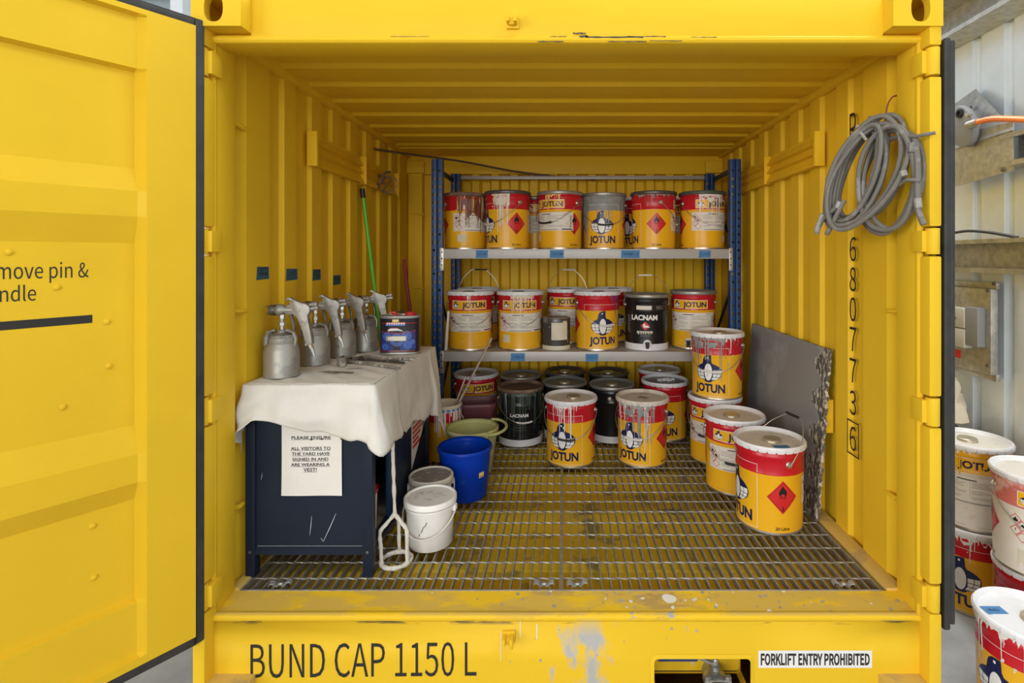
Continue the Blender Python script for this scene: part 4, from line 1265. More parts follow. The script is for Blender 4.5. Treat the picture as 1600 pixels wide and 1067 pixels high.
bp = black_pail('black pail with white lettering and a tap, on the lower shelf', .548, 3.455, LZ, 'front', 'lid_grey', 2, bail=80)
tap(bp, .548, 3.455, LZ, 2)
o = [q for q in COL.objects if q.get('label', '').startswith('orange pail with a tap')][0]
tap(o, .866, 3.50, LZ, -10)
black_pail('black pail streaked with green drips under a rusty lid, behind the lime bucket', -.275, 3.40, FZ, 'drippy', 'lid_rust', 0, bail=-43, drip=True)
black_pail('black pail with metal lid right behind the two mid-floor orange pails', .322, 3.46, FZ, 'side', 'lid_grey', 75)
black_pail('black pail whose lid shows above the white-lidded mid-floor pail', .010, 3.52, FZ, 'side', 'lid_grey', 75)
black_pail('black pail against the back wall, second lid from left in the rear row', .012, 3.85, FZ, 'side', 'lid_dark', 80)
black_pail('black pail against the back wall, third lid from left in the rear row', .328, 3.82, FZ, 'side', 'lid_dark', 70)
black_pail('black pail with pale dented lid behind the green-dripped one', -.300, 3.73, FZ, 'side', 'lid_grey', 90)

# small dark tin with blank sticker
t = thing('small_tin', 'small dark paint tin with a blank cream sticker on the lower shelf', 'tin', (-.045, 3.42, LZ), R(3))
rt = .091
MB().lathe([(rt-.004, 0), (rt, .001), (rt, .028), (rt-.001, .030), (rt-.001, .165), (rt, .168), (rt, .195), (rt-.002, .200), (rt-.006, .201)], 44, ks=[1, 1, 0, 0, 0, 2, 2, 2]).build('body', ['tool_dark', 'paper_aged', 'lid_dark'], t)
MB().lathe([(rt-.004, .198), (rt-.006, .204), (rt-.012, .204), (rt-.015, .199), (0, .199)], 44, cap=False).build('lid', 'lid_grey', t)
fn = lambda u, v, off: Vector(((rt+off)*math.sin(u/rt), -(rt+off)*math.cos(u/rt), v))
mb = MB(); wrap(mb, rect2d(-.035, .075, .066, .176), fn, 0, .001); wrap(mb, rect2d(.04, .07, .172, .186), fn, 0, .0015)
mb.build('sticker', 'paper_aged', t)

# bare wires left on the lid of one floor pail
def wires(label, c, n, seed):
    w = thing('wire_scraps', label, 'wire', c)
    rng = random.Random(seed)
    for i in range(n):
        a = rng.uniform(0, 6); L = rng.uniform(.03, .06)
        pts = smoothpath([(rng.uniform(-.04, .04), rng.uniform(-.03, .03), .004), (rng.uniform(-.05, .05), rng.uniform(-.03, .03), .012), (L*math.cos(a), L*math.sin(a)*.6, .006), (L*math.cos(a+1), L*math.sin(a+1)*.6, .004)], 5)
        MB().tube(pts, .0042, 6).build('wire', 'lid_white', w)
wires('bent silvery wires lying on the pale lid of a floor pail', (.68, 3.49, FZ+.359), 5, 3)

# ------------------------------------------------------------------ blue cabinet with its cloth
TX0, TX1, TY0, TY1 = -1.170, -0.702, 1.93, 2.74
TZ = 1.098                      # table top under the cloth
cab = thing('tool_cabinet', 'navy steel cabinet under the white cloth beside the left wall', 'cabinet', ((TX0+TX1)/2, (TY0+TY1)/2, FZ))
def cp(mb, name, mt, **kw): return mb.build(name, mt, cab, loc=(-(TX0+TX1)/2, -(TY0+TY1)/2, -FZ), **kw)
for x in (TX0+.018, TX1-.018):
    for y in (TY0+.018, TY1-.018):
        cp(MB().box(x-.018, x+.018, y-.018, y+.018, FZ, TZ-.012), 'leg', 'cabinet_navy', bev=.003)
zb = P(0, 868, TY0).z           # underside of the front rail
fr = cp(MB().box(TX0+.036, TX1-.036, TY0+.010, TY0+.022, zb, TZ-.02), 'end_panel', 'cabinet_navy')
cp(MB().box(TX0+.036, TX1-.036, TY0+.004, TY0+.012, zb, zb+.030).box(TX0+.04, TX1-.04, TY0+.0085, TY0+.011, zb+.030, zb+.0312, 1), 'bottom_rail', ['cabinet_navy', 'galv_dull'], bev=.0)
cp(MB().box(TX0+.036, TX1-.036, TY1-.022, TY1-.010, zb, TZ-.02), 'end_panel', 'cabinet_navy')
cp(MB().box(TX0+.006, TX0+.014, TY0+.036, TY1-.036, zb, TZ-.02), 'back_panel', 'cabinet_navy')
cp(MB().box(TX0+.036, TX1-.006, TY0+.03, TY1-.03, zb+.004, zb+.022), 'bottom_shelf', 'shelf_wood', bev=.002)
cp(MB().box(TX1-.034, TX1-.004, TY0+.036, TY1-.036, zb-.004, zb+.03), 'side_rail', 'cabinet_navy', bev=.002)
cp(MB().box(TX0, TX1, TY0, TY1, TZ-.02, TZ), 'table_top', 'cabinet_navy', bev=.002)
for x in (TX0+.018, TX1-.018):
    cp(MB().lathe([(.006, 0), (.0055, .003), (0, .004)], 10, M=Matrix.Translation((x, TY0, zb+.012)) @ Matrix.Rotation(R(90), 4, 'X')), 'bolt', 'gun_dark')
cp(MB().box(TX1-.030, TX1-.010, 2.16, 2.19, zb+.02, TZ-.02), 'door_post', 'cabinet_blue', bev=.003)
dr = cp(MB().box(TX1-.030, TX1-.008, 2.235, TY1-.04, zb+.03, TZ-.02), 'door', 'cabinet_navy', bev=.003)
mb = MB(); fn = flat_fn((TX1-.008, 2.572, .735), (0, .8, 0), (0, 0, 1))
wrap(mb, rect2d(-.12, .12, -.16, .19), fn, 0, .001, 0)
rng = random.Random(2)
for i in range(5): wrap(mb, rect2d(-.10, .09-.03*i % .1, .02-.022*i, .034-.022*i), fn, 1, .0016, 0)
wrap(mb, rect2d(-.05, .0, .06, .15), fn, 2, .0016, 0); wrap(mb, rect2d(.015, .06, .06, .15), fn, 2, .0016, 0)
wrap(mb, rect2d(-.11, -.07, .05, .13), fn, 3, .0016, 0); wrap(mb, rect2d(.07, .11, -.06, .04), fn, 3, .0016, 0)
wrap(mb, poly2d([(-.12, -.16), (.12, -.16), (.12, .0)]), fn, 4, .0016, 0)
mb.build('stuck_sheet', ['paper', 'red_print', 'drip_yellow', 'tool_dirty', 'cabinet_navy'], dr, smooth=0)
MB().lathe([(.008, 0), (.006, .012), (.009, .018), (0, .02)], 12, M=Matrix.Translation((TX1-.009, 2.27, .93)) @ Matrix.Rotation(R(90), 4, 'Y')).build('knob', 'gun_chrome', dr)
# white scratches on the end panel
mb = MB(); fn = flat_fn((0, TY0+.010, 0), (1, 0, 0), (0, 0, 1))
for a, b, w in (((525, 802), (505, 846), 1.0), ((487, 806), (484, 836), .8), ((505, 846), (501, 840), .8), ((410, 738), (408, 750), .5)):
    A, B = P(*a, TY0+.01), P(*b, TY0+.01); k = w*.0011
    wrap(mb, poly2d([(A.x, A.z), (B.x, B.z), (B.x+k, B.z), ((A.x+B.x)/2+k*2.5, (A.z+B.z)/2), (A.x+k, A.z)]), fn, 0, .0012, 0)
cp(mb, 'scratch', 'scratch', smooth=0)

# sign taped to the cabinet
sg = thing('paper_sign', 'white paper notice about visitors wearing a vest, on the cabinet end', 'sign', P(487.5, 774, TY0+.006))
w = 95*1.93/820/2; o = sg.location
def sf(u, v, off): return Vector((u*(1 - .012*math.sin(v*9)), -off - .0025 - .006*max(0, .03-v)*abs(u)/w*3 + .0015*math.sin(u*30), v))
mb = MB(); mb.grid(14, 18, lambda a, b: sf((a-.5)*2*w, b*.30, 0.0))
mb.build('sheet', 'sign_paper', sg)
mb = MB()
s = 1.93/820/8.892             # photo pixels of the zoomed view to metres
for txt, cx, base, hh, ww in (('PLEASE ENSURE', 503, 214, 40, 550), ('ALL VISITORS TO', 498, 366, 42, 555), ('THE YARD HAVE', 497, 439, 40, 528),
                              ('SIGNED IN AND', 493, 514, 40, 500), ('ARE WEARING A', 492, 589, 40, 540), ('VEST!', 490, 664, 46, 185)):
    u = (cx-510)*s; v = (1005-base)*s
    wrap(mb, move2d(text2d(txt, ww*s, hh*s, .022), u, v), sf, 0, .0008)
    wrap(mb, rect2d(u-ww*s/2, u+ww*s/2, v-.0030, v-.0018), sf, 0, .0008)
for cx, cy in ((505, 222), (650, 218), (930, 212)):
    wrap(mb, ell2d((cx-510)*s, (1005-cy)*s, .005, .003, 8), sf, 0, .0012)
mb.build('printed_lettering', 'black_letter', sg, smooth=0)

# cloth thrown over the cabinet
def make_cloth():
    x0, x1, y0, y1 = TX0-.004, TX1+.006, TY0-.006, TY1+.01
    z = TZ + .006
    # perimeter: left side (back to front), front, right side (front to back)
    cols = []                   # (x, y, dirx, diry, drop, flare, fold)
    def lerp(a, b, t): return a + (b-a)*t
    def interp(keys, t):
        for (a, va), (b, vb) in zip(keys, keys[1:]):
            if t <= b: return lerp(va, vb, (t-a)/(b-a+1e-9))
        return keys[-1][1]
    n1, n2, n3, nc = 20, 54, 72, 9
    for i in range(n1):
        t = i/(n1-1); cols.append((x0, lerp(y1, y0+.012, t), -1, 0, interp([(0, .08), (.8, .11), (1, .17)], t), interp([(0, .002), (.8, .004), (1, .010)], t)))
    for i in range(1, nc):
        a = R(180 + 90*i/nc); cols.append((x0+.012+.012*math.cos(a), y0+.012+.012*math.sin(a), math.cos(a), math.sin(a), interp([(0, .17), (.45, .245), (1, .15)], i/nc), interp([(0, .012), (.5, .060), (1, .055)], i/nc)))
    for i in range(n2):
        t = i/(n2-1); d = interp([(0, .15), (.10, .118), (.22, .125), (.35, .14), (.50, .162), (.68, .178), (.80, .195), (.92, .188), (1, .205)], t)
        cols.append((lerp(x0+.012, x1-.012, t), y0, 0, -1, d, interp([(0, .055), (.12, .035), (.8, .022), (1, .035)], t)))
    for i in range(1, nc):
        a = R(270 + 90*i/nc); cols.append((x1-.012+.012*math.cos(a), y0+.012+.012*math.sin(a), math.cos(a), math.sin(a), interp([(0, .21), (.5, .25), (1, .235)], i/nc), interp([(0, .035), (.5, .070), (1, .062)], i/nc)))
    for i in range(n3):
        t = i/(n3-1); d = interp([(0, .235), (.10, .232), (.22, .25), (.38, .275), (.52, .270), (.70, .30), (.86, .325), (.94, .37), (1, .47)], t)
        cols.append((x1 + .02*t*t, lerp(y0+.012, y1, t), 1, 0, d, interp([(0, .062), (.16, .052), (.30, .028), (.5, .022), (.8, .035), (1, .055)], t)))
    rng = random.Random(8)
    nr = 20; N = len(cols)
    s = 0; arc = [0]
    for a, b in zip(cols, cols[1:]):
        s += math.hypot(b[0]-a[0], b[1]-a[1]); arc.append(s)
    vs = []
    for j in range(nr):
        v = j/(nr-1)
        for i, (x, y, dx, dy, d, fl) in enumerate(cols):
            u = arc[i]
            fold = (.35*math.sin(u*38+1.3*math.sin(u*9)) + .2*math.sin(u*71+2) + .7*math.sin(u*15+v*6) + .5*math.sin(u*7-v*9)) * .011 * v**.6
            if dx > .9: fold = fold*.35 + .016*v**.7*math.exp(-((u-2.02)/.012)**2)
            out = fl*(v**.75) + fold + .004*math.sin(v*9+u*20)*v + .0015
            if dx < -.5: out = min(out, .012)
            dd_ = d * (1 + .020*math.sin(u*31+1) + .010*math.sin(u*83))
            # front hem rolls inward a little at the bottom
            zz_ = z - dd_*v**1.0 - .001
            if v < .08: zz_ = z - .004*v/.08
            vs.append((x + dx*out, y + dy*out, zz_))
    fs = [(j*N+i, j*N+i+1, (j+1)*N+i+1, (j+1)*N+i) for j in range(nr-1) for i in range(N-1)]
    mb = MB(); mb.add(vs, fs)
    # top sheet with faint wrinkles
    def top(a, b):
        x = x0 + (x1-x0)*a + (.02*b*b if a > .5 else 0)*((a-.5)*2 if a > .5 else 0); y = y0 + (y1-y0)*b
        e = min(a, 1-a, b, 1-b)*12
        return Vector((x, y, z + min(1, e)*(.0022*math.sin(x*41+y*13)*math.sin(y*33-x*17) + .0018*math.sin((x+y)*67)) ))
    mb.grid(40, 56, top)
    me = mb.mesh('drop_cloth', 'cloth', smooth=180)
    bm = bmesh.new(); bm.from_mesh(me); bmesh.ops.remove_doubles(bm, verts=bm.verts, dist=.0016); bm.to_mesh(me); bm.free()
    me.polygons.foreach_set('use_smooth', [True]*len(me.polygons))
    o = obj('drop_cloth', me)
    sm = o.modifiers.new('thick', 'SOLIDIFY'); sm.thickness = .0015; sm.offset = 1
    return o
tag(make_cloth(), 'white drop cloth draped over the navy cabinet', 'cloth')
CT = TZ + .0085                 # cloth surface

# ------------------------------------------------------------------ spray guns with suction cups
def make_gun():
    t = thing('spray_gun', 'x', 'spray gun', (0, 0, 0), 0, 'spray guns with cups along the wall')
    cup = MB().lathe([(.060, 0), (.0655, .003), (.0655, .018), (.0645, .020), (.0645, .095), (.062, .110), (.056, .122), (.0535, .130), (.0555, .134), (.0565, .150), (.054, .154)], 40)
    c = cup.build('cup', 'cup_alu', t)
    lid = MB().lathe([(.055, .150), (.056, .156), (.052, .163), (.030, .166), (.020, .170), (.016, .178), (.012, .182), (0, .182)], 32, cap=False)
    lid.build('cup_lid', 'gun_alu', t)
    # yoke strap over the lid with its cam lever
    for s in (-1, 1):
        MB().tube([(s*.058, -.012, .118), (s*.060, -.012, .150), (s*.050, -.010, .172), (s*.02, -.006, .180)], [.006, .006, .007, .007], 6).build('yoke_strap', 'gun_alu', t)
    y = MB().tube([(-.03, -.045, .172), (-.03, -.058, .160), (-.03, -.060, .132)], [.007, .008, .006], 8)
    y.build('cam_lever', 'gun_alu', t)
    MB().lathe([(.012, .160), (.013, .172), (.011, .176), (0, .178)], 12, c=(-.045, 0, 0)).build('breather', 'gun_alu', t)
    # pickup tube and nuts
    tb = MB().lathe([(.008, .178), (.008, .195), (.0135, .197), (.0135, .210), (.008, .212), (.009, .222), (.012, .224), (.012, .236), (.010, .25)], 6)
    tb.build('fluid_nut', 'gun_chrome', t)
    # fluid head and air cap (pointing -x)
    M = Matrix.Translation((0, 0, .258)) @ Matrix.Rotation(R(-90), 4, 'Y')
    h = MB().lathe([(.0, -.045), (.013, -.045), (.014, -.016), (.021, -.006), (.0245, .006), (.0225, .015), (.017, .020), (.017, .024)], 20, M=M)
    h.build('fluid_head', 'gun_alu', t)
    ac = MB().lathe([(.0205, .022), (.0215, .026), (.0215, .042), (.016, .046), (.006, .048), (0, .044)], 20, M=M, cap=False)
    for s in (-1, 1): ac.tube([M @ Vector((s*.012, 0, .044)), M @ Vector((s*.015, 0, .056))], .0045, 8)
    ac.build('air_cap', 'gun_dark', t)
    # body casting: profile in xz, hook on top, handle raked back
    out = [(.015, .246), (.030, .240), (.048, .242), (.062, .228), (.074, .200), (.086, .165), (.098, .118), (.122, .126), (.116, .165), (.108, .205), (.103, .236), (.112, .250), (.112, .270), (.098, .282), (.080, .286),
           (.062, .293), (.046, .302), (.034, .308), (.024, .307), (.020, .299), (.024, .293), (.030, .298), (.036, .293), (.036, .282), (.015, .272)]
    b = MB(); b.prism(out, lambda u, v, h: (u, h, v), -.0125, .0125)
    b.build('gun_body', 'gun_alu', t, bev=.004, weld=True)
    tr = MB().tube(smoothpath([(.040, 0, .276), (.034, 0, .262), (.036, 0, .235), (.045, 0, .205), (.046, 0, .180), (.043, 0, .172)], 4), [.006]*21, 8)
    tr.build('trigger', 'gun_dark', t)
    k = MB()
    for z, L in ((.262, .022), (.277, .018)):
        k.tube([(.108, 0, z), (.120, 0, z+.002)], .0075, 10); k.tube([(.120, 0, z+.002), (.120+L, 0, z+.004)], .0095, 12)
    k.build('adjusting_knob', 'gun_alu', t)
    f = MB().tube([(.110, 0, .124), (.116, 0, .108)], .0095, 6); f.tube([(.116, 0, .108), (.119, 0, .098)], .0075, 10); f.tube([(.119, 0, .098), (.126, 0, .074)], [.0062, .0050], 10)
    f.tube([(.104, 0, .124), (.092, 0, .122)], .0065, 10)
    f.build('air_fitting', 'gun_chrome', t)
    return t
g0 = make_gun()
for i, (x, y, s, rz, lab) in enumerate(((-1.102, 2.055, 1.0, 2, 'dull grey spray gun with the widest cup, nearest the table front'),
                                        (-1.080, 2.285, .93, 6, 'second spray gun from the table front, brighter cup'),
                                        (-1.045, 2.480, .97, -4, 'third spray gun from the table front'),
                                        (-.985, 2.620, .90, 12, 'farthest spray gun, beside the dark solvent tin'))):
    g = g0 if i == 0 else copy_tree(g0)
    g.location = (x, y, CT); g.rotation_euler = (0, 0, R(rz)); g.scale = (s if i else 1, s if i else 1, s)
    if i in (1, 3): g.scale = (s, s, .98)
    g['label'] = lab

# ------------------------------------------------------------------ dark solvent tin
t = thing('solvent_tin', 'black and blue oval solvent tin with red caps on the cloth', 'tin', (-.790, 2.545, CT), R(6))
W2, D2, TH = .094, .056, .186
def tin_xy(a, k=1.0, q=2.8):
    c, s = math.cos(a), math.sin(a)
    return (W2*k*math.copysign(abs(c)**(2/q), c), D2*k*math.copysign(abs(s)**(2/q), s))
mb = MB(); n = 56
rings = [(.98, 0), (1.0, .002), (1.0, .008), (.985, .011), (.985, TH-.012), (1.0, TH-.008), (1.0, TH-.001), (.975, TH), (.97, TH-.005)]
vs = []
for k, z in rings:
    for j in range(n): x, y = tin_xy(2*PI*j/n, k); vs.append((x, y, z))
fs = [(i*n+j, i*n+(j+1) % n, (i+1)*n+(j+1) % n, (i+1)*n+j) for i in range(len(rings)-1) for j in range(n)]
for i in range(len(rings)-1):
    for j in range(n): pass
mb.add(vs, [f for f in fs if True], 0)
mb.m = [0 if 3*n <= q < 4*n else 1 for q in range(len(mb.f))]
mb.add(vs[-n:], [tuple(range(n))], 1); mb.add(vs[:n], [tuple(range(n))[::-1]], 1)
mb.build('body', ['tin_black', 'lid_grey'], t)
def tfn(u, v, off):
    y = -D2*.985*max(0, 1-abs(u/(W2*.985))**2.8)**(1/2.8)
    return Vector((u, y-off, v))
mb = MB()
wrap(mb, poly2d([(-.080, .022), (.080, .026), (.080, .116), (.05, .107), (.0, .102), (-.05, .107), (-.080, .112)]), tfn, 0, .0008, .006)
for cu, cv, rs in ((-.052, .090, (.006, .012, .018)), (.040, .092, (.005, .010, .016, .022)), (.044, .048, (.007, .013, .019)), (-.060, .040, (.008, .014)), (-.005, .072, (.018, .024, .030)), (.066, .062, (.006, .011))):
    for r in rs: wrap(mb, ring2d(cu, cv, r-.0028, r, 22), tfn, 1, .0013, .006)
wrap(mb, poly2d([(-.02, .024), (.012, .024), (.006, .052), (-.03, .056)]), tfn, 2, .0012, .006)
for a in (((-.08, .112), (-.05, .107)), ((-.05, .107), (0, .102)), ((0, .102), (.05, .107)), ((.05, .107), (.08, .116))):
    (ua, va), (ub, vb) = a; wrap(mb, poly2d([(ua, va), (ub, vb), (ub, vb+.002), (ua, va+.002)]), tfn, 3, .0015, .006)
wrap(mb, rect2d(-.084, -.058, .150, .152), tfn, 3, .001, .006); wrap(mb, rect2d(.04, .084, .150, .152), tfn, 3, .001, .006)
wrap(mb, rect2d(-.08, .08, .018, .0196), tfn, 3, .001, .006)
wrap(mb, rect2d(-.056, .038, .068, .090), tfn, 4, .0022, .006)
# lettering on the plate and header is blurred in the photo: bars of print only
for u in range(9): wrap(mb, rect2d(-.046+u*.0088, -.040+u*.0088, .075, .084), tfn, 5, .0027, 0)
wrap(mb, rect2d(-.056, .036, .146, .156), tfn, 3, .0014, .006)
for u in range(8): wrap(mb, poly2d([(-.054+u*.011, .1465), (-.047+u*.011, .1465), (-.045+u*.011, .1545), (-.052+u*.011, .1545)]), tfn, 5, .0019, 0)
wrap(mb, rect2d(-.058, .034, .140, .1455), tfn, 1, .0014, .006)
wrap(mb, poly2d([(-.046, .112), (-.040, .115), (.0, .117), (.012, .115), (.026, .113), (.012, .121), (-.002, .127), (-.034, .127), (-.046, .122)]), tfn, 5, .0014, .006)
wrap(mb, rect2d(-.034, -.004, .127, .1295), tfn, 3, .0014, .006)
wrap(mb, rect2d(-.026, .004, .157, .170), tfn, 6, .0014, .006)
mb.build('printed_label', ['tin_purple', 'ring_blue', 'tin_black', 'red_print', 'brass_cap', 'white_print', 'drip_yellow'], t)
MB().lathe([(.024, TH-.004), (.025, TH+.010), (.023, TH+.013), (0, TH+.013)], 24, c=(.047, 0, 0), cap=False).build('screw_cap', 'cap_red', t)
MB().tube([(-.024, 0, TH-.006), (-.026, 0, TH+.012)], .010, 10).box(-.050, -.018, -.008, .008, TH+.010, TH+.016, M=Matrix.Rotation(R(0), 4, 'Z')).build('pull_spout', 'cap_red', t)
MB().tube(smoothpath([(-.04, .02, TH), (-.02, .025, TH+.012), (.01, .025, TH+.012), (.025, .02, TH)], 5), .003, 6).build('handle', 'grip_black', t)

# ------------------------------------------------------------------ brushes and scrapers lying on the cloth
def brush(label, px0, py0, px1, py1, mt='tool_dirty', wd=.011, ferr=True, name='paint_brush', cat='brush', lift=0):
    a = ground(px0, py0); b = ground(px1, py1)
    t = thing(name, label, cat, ((a+b)/2).to_tuple(), 0, None); t.location.z = CT + lift
    d = (b-a); L = d.length; d.normalize(); ang = math.atan2(d.y, d.x)
    t.rotation_euler = (0, 0, ang)
    MB().tube([(-L/2+.05, 0, .008), (-L/2+.07, 0, .008), (L*.1, 0, .007), (L*.35, 0, .008), (L/2, 0, .006)], [wd*.6, wd*.62, wd*.45, wd*.62, wd*.4], 10).build('handle', mt, t)
    MB().box(-L/2+.028, -L/2+.058, -wd*1.3, wd*1.3, .003, .014).build('ferrule', 'tool_metal', t, bev=.002)
    bs = MB()
    for i in range(9):
        y = (i-4)/4*wd*1.25
        bs.tube([(-L/2+.03, y, .0085), (-L/2, y*1.1, .0075)], [.0035, .0022], 5)
    bs.build('bristles', 'tool_dark', t)
    return t
def ground(px, py):
    Y = 820*(CZ-CT)/(py-403); return P(px, py, Y)
brush('paint-caked brush with a light dotted handle, frontmost of the tools on the cloth', 537, 566, 625, 578)
brush('dark-tipped brush lying behind the caked brush on the cloth', 545, 562, 632, 569, 'tool_dark')
brush('thin grubby brush touching the foot of the dark solvent tin', 560, 560, 618, 563, 'tool_dirty', .008)
rt_ = ground(534, 572)
t = thing('clogged_brush', 'stubby round clogged brush standing at the left end of the tools', 'brush', (rt_.x, rt_.y, CT))
MB().lathe([(.016, 0), (.020, .008), (.019, .028), (.021, .038), (.012, .040), (0, .037)], 18).build('head', 'tool_dirty', t)
MB().lathe([(.006, .036), (.006, .044), (0, .046)], 8, c=(.004, 0, 0)).build('stub', 'tool_dark', t)
a, b = ground(500, 581), ground(553, 583)
t = thing('scraper_blade', 'flat dark metal strip lying near the front of the cloth', 'scraper', ((a+b)/2).to_tuple()); t.location.z = CT
dv = (b-a); t.rotation_euler = (0, 0, math.atan2(dv.y, dv.x)); L = dv.length/2
mb = MB(); mb.prism([(-L, -.010), (-L*.4, -.012), (L*.3, -.008), (L*.92, -.012), (L, -.004), (L*.9, .008), (-.01, .012), (-L*.6, .010)], lambda u, v, h: (u, v, h), .0005, .003)
mb.build('blade', 'tool_metal', t); MB().lathe([(.004, .0031), (0, .0036)], 10, c=(-.02, 0, 0)).build('hole', 'cloth', t)
a, b = ground(543, 575), ground(566, 578)
t = thing('putty_knife', 'pale smeared putty knife blade in front of the caked brush', 'scraper', ((a+b)/2).to_tuple()); t.location.z = CT
MB().prism([(-.03, -.012), (.02, -.016), (.034, -.004), (.02, .012), (-.03, .010)], lambda u, v, h: (u, v, h), .0005, .0022).build('blade', 'galv_dull', t)
a, b = ground(623, 563), ground(643, 564)
t = thing('bead_chain', 'row of shiny speckled metal beads at the foot of the solvent tin', 'chain', ((a+b)/2).to_tuple()); t.location.z = CT
for i in range(7):
    MB().lathe([(0, 0), (.006, .002), (.0075, .008), (.005, .013), (0, .014)], 10, c=((i-3)*.011, .003*((i*7) % 3-1), 0), cap=False).build('bead', 'tin_metal' if i % 2 else 'tool_dirty', t)

# ------------------------------------------------------------------ poles behind the cabinet
def pole(name, label, top, foot, r, mt, grip=None):
    d = (Vector(foot)-Vector(top)); L = d.length
    t = thing(name, label, 'pole', foot)
    o = Vector(foot)
    MB().tube([Vector(top)-o, Vector((0, 0, 0))], r, 14).build('shaft', mt, t)
    if grip:
        k = d.normalized()
        MB().tube([Vector(top)-o-k*.004, Vector(top)-o+k*.05], r*1.25, 14).build('grip', grip, t)
tp = P(566, 296, 3.06)
pole('broom_pole', 'bright green broom pole with a black grip leaning on the left wall', tp, (-1.00, 3.12, FZ), .0115, 'pole_green', 'grip_black')
tp = P(631, 405, 3.66)
pole('broom_pole', 'dull pink pole leaning in the rear left corner', tp, (-.935, 3.55, FZ), .0115, 'pole_pink')

# ------------------------------------------------------------------ buckets and tubs
def hollow(prof, n=48, t=.003, **kw):
    """thin walled vessel from an outer profile (bottom -> rim)"""
    inner = [(max(r-t, .001), z) for r, z in prof if z > .004][::-1]
    inner = [(r, max(z, .006)) for r, z in inner] + [(max(prof[0][0]-t, .001), .006), (0, .006)]
    return MB().lathe([(0, 0)] + prof + inner, n, cap=False, **kw)
t = thing('bucket', 'bright blue plastic bucket with a yellow sticker', 'bucket', (-.489, 2.612, FZ), 0)
hollow([(.104, 0), (.108, .003), (.127, .222), (.133, .224), (.135, .232), (.135, .240), (.131, .246), (.129, .246)]).build('body', 'bucket_blue', t, smooth=50)
def bfn(th):
    def fn(u, v, off):
        r = .108 + .019*(v/.222) + off; a = R(th) + u/r
        return Vector((r*math.sin(a), -r*math.cos(a), v))
    return fn
mb = MB(); wrap(mb, rect2d(-.016, .016, .115, .140), bfn(52), 0, .001); wrap(mb, rect2d(-.013, .013, .119, .123), bfn(52), 1, .0016)
mb.build('sticker', ['drip_yellow', 'red_print'], t)
mb = MB(); wrap(mb, rect2d(-.006, .010, .195, .225), lambda u, v, o: bfn(108)(u, v, o-.0055), 0, 0); mb.build('inner_mark', 'red_print', t)
# lime bucket with its handle lying round the rim
t = thing('bucket', 'pale lime plastic bucket with its handle down, behind the blue one', 'bucket', (-.505, 2.915, FZ), 0)
hollow([(.106, 0), (.110, .003), (.136, .215), (.143, .217), (.146, .228), (.146, .236), (.141, .242), (.139, .242)]).build('body', 'bucket_lime', t, smooth=50)
hp = smoothpath([(.10, -.112, .226), (.150, -.085, .228), (.185, -.02, .232), (.182, .05, .238), (.14, .115, .240), (.09, .135, .238)], 6)
MB().tube(hp, [.008]*len(hp), 8).build('handle', 'bucket_lime', t)
for p in ((.092, -.112), (.085, .125)):
    MB().box(p[0]-.012, p[0]+.012, p[1]-.010, p[1]+.010, .205, .240).build('handle_lug', 'bucket_lime', t, bev=.003)
# maroon rectangular tub
t = thing('tub', 'maroon square plastic tub with rounded corners, behind the lime bucket', 'tub', (-.560, 3.36, FZ), R(6))
def rr(k, z, a=.130, b=.105, q=5):
    out = []
    for j in range(48):
        c, s = math.cos(2*PI*j/48), math.sin(2*PI*j/48)
        out.append((a*k*math.copysign(abs(c)**(2/q), c), b*k*math.copysign(abs(s)**(2/q), s), z))
    return out
mb = MB(); vs = []
lv = [(.78, 0), (.80, .004), (.97, .232), (1.03, .234), (1.05, .245), (1.05, .262), (1.01, .266), (.98, .262), (.95, .23), (.78, .008)]
for k, z in lv: vs += rr(k, z)
mb.add(vs, [(i*48+j, i*48+(j+1) % 48, (i+1)*48+(j+1) % 48, (i+1)*48+j) for i in range(len(lv)-1) for j in range(48)] + [tuple(range(48))[::-1], tuple(range((len(lv)-1)*48, len(lv)*48))])
mb.build('body', 'tub_maroon', t, smooth=50)
# small drippy pail with stirring stick and rod
t = thing('mixing_pail', 'small paint-crusted pail holding sticks, half hidden by the cloth corner', 'pail', (-.700, 3.105, FZ))
hollow([(.088, 0), (.092, .002), (.095, .30), (.100, .305), (.101, .316), (.098, .320)], ks=[0, 0, 0, 1, 1, 1] + [1]*8).build('body', ['orange', 'drip_cream'], t, smooth=50)
sfn = lambda u, v, off: Vector(((.0925+.003*v/.3+off)*math.sin(u/.094), -(.0925+.003*v/.3+off)*math.cos(u/.094), v))
mb = MB(); wrap(mb, rect2d(-.29, .29, .225, .303), sfn, 0, .0006); wrap(mb, rect2d(-.29, .29, .284, .303), sfn, 1, .0012)
rng = random.Random(77)
for i in range(60):
    u = rng.uniform(-.05, .25); w = rng.choice((.003, .005, .007)); L = rng.uniform(.03, .16)
    wrap(mb, rect2d(u-w/2, u+w/2, .30-L, .30), sfn, 1, .0014+.0002*(i % 4), 0)
for i in range(7): wrap(mb, rect2d(.0+i*.03, .02+i*.03, .288, .30), sfn, 2, .0026, 0)
tag(mb.build('paint_drips', ['red', 'drip_white', 'tape_blue'], t), kind='stuff')
MB().lathe([(0, .21), (.092, .21)], 32, cap=False).build('paint_residue', 'drip_cream', t)
MB().tube(smoothpath([(.093, -.02, .27), (.118, -.03, .23), (.125, .0, .17), (.115, .03, .13)], 5), .0025, 6).build('bail', 'wire', t)
tp = P(768, 528, 3.20); bt = Vector((-.665, 3.10, FZ+.215))
st = thing('stirring_stick', 'long pinkish wooden stick leaning out of the paint-crusted pail', 'stick', bt)
MB().tube([Vector((-.006, 0, 0)), tp-bt], [.0085, .0075], 4).build('shaft', 'stick', st, smooth=0)
tp = P(728, 588, 3.16); bt2 = Vector((-.675, 3.13, FZ+.215))
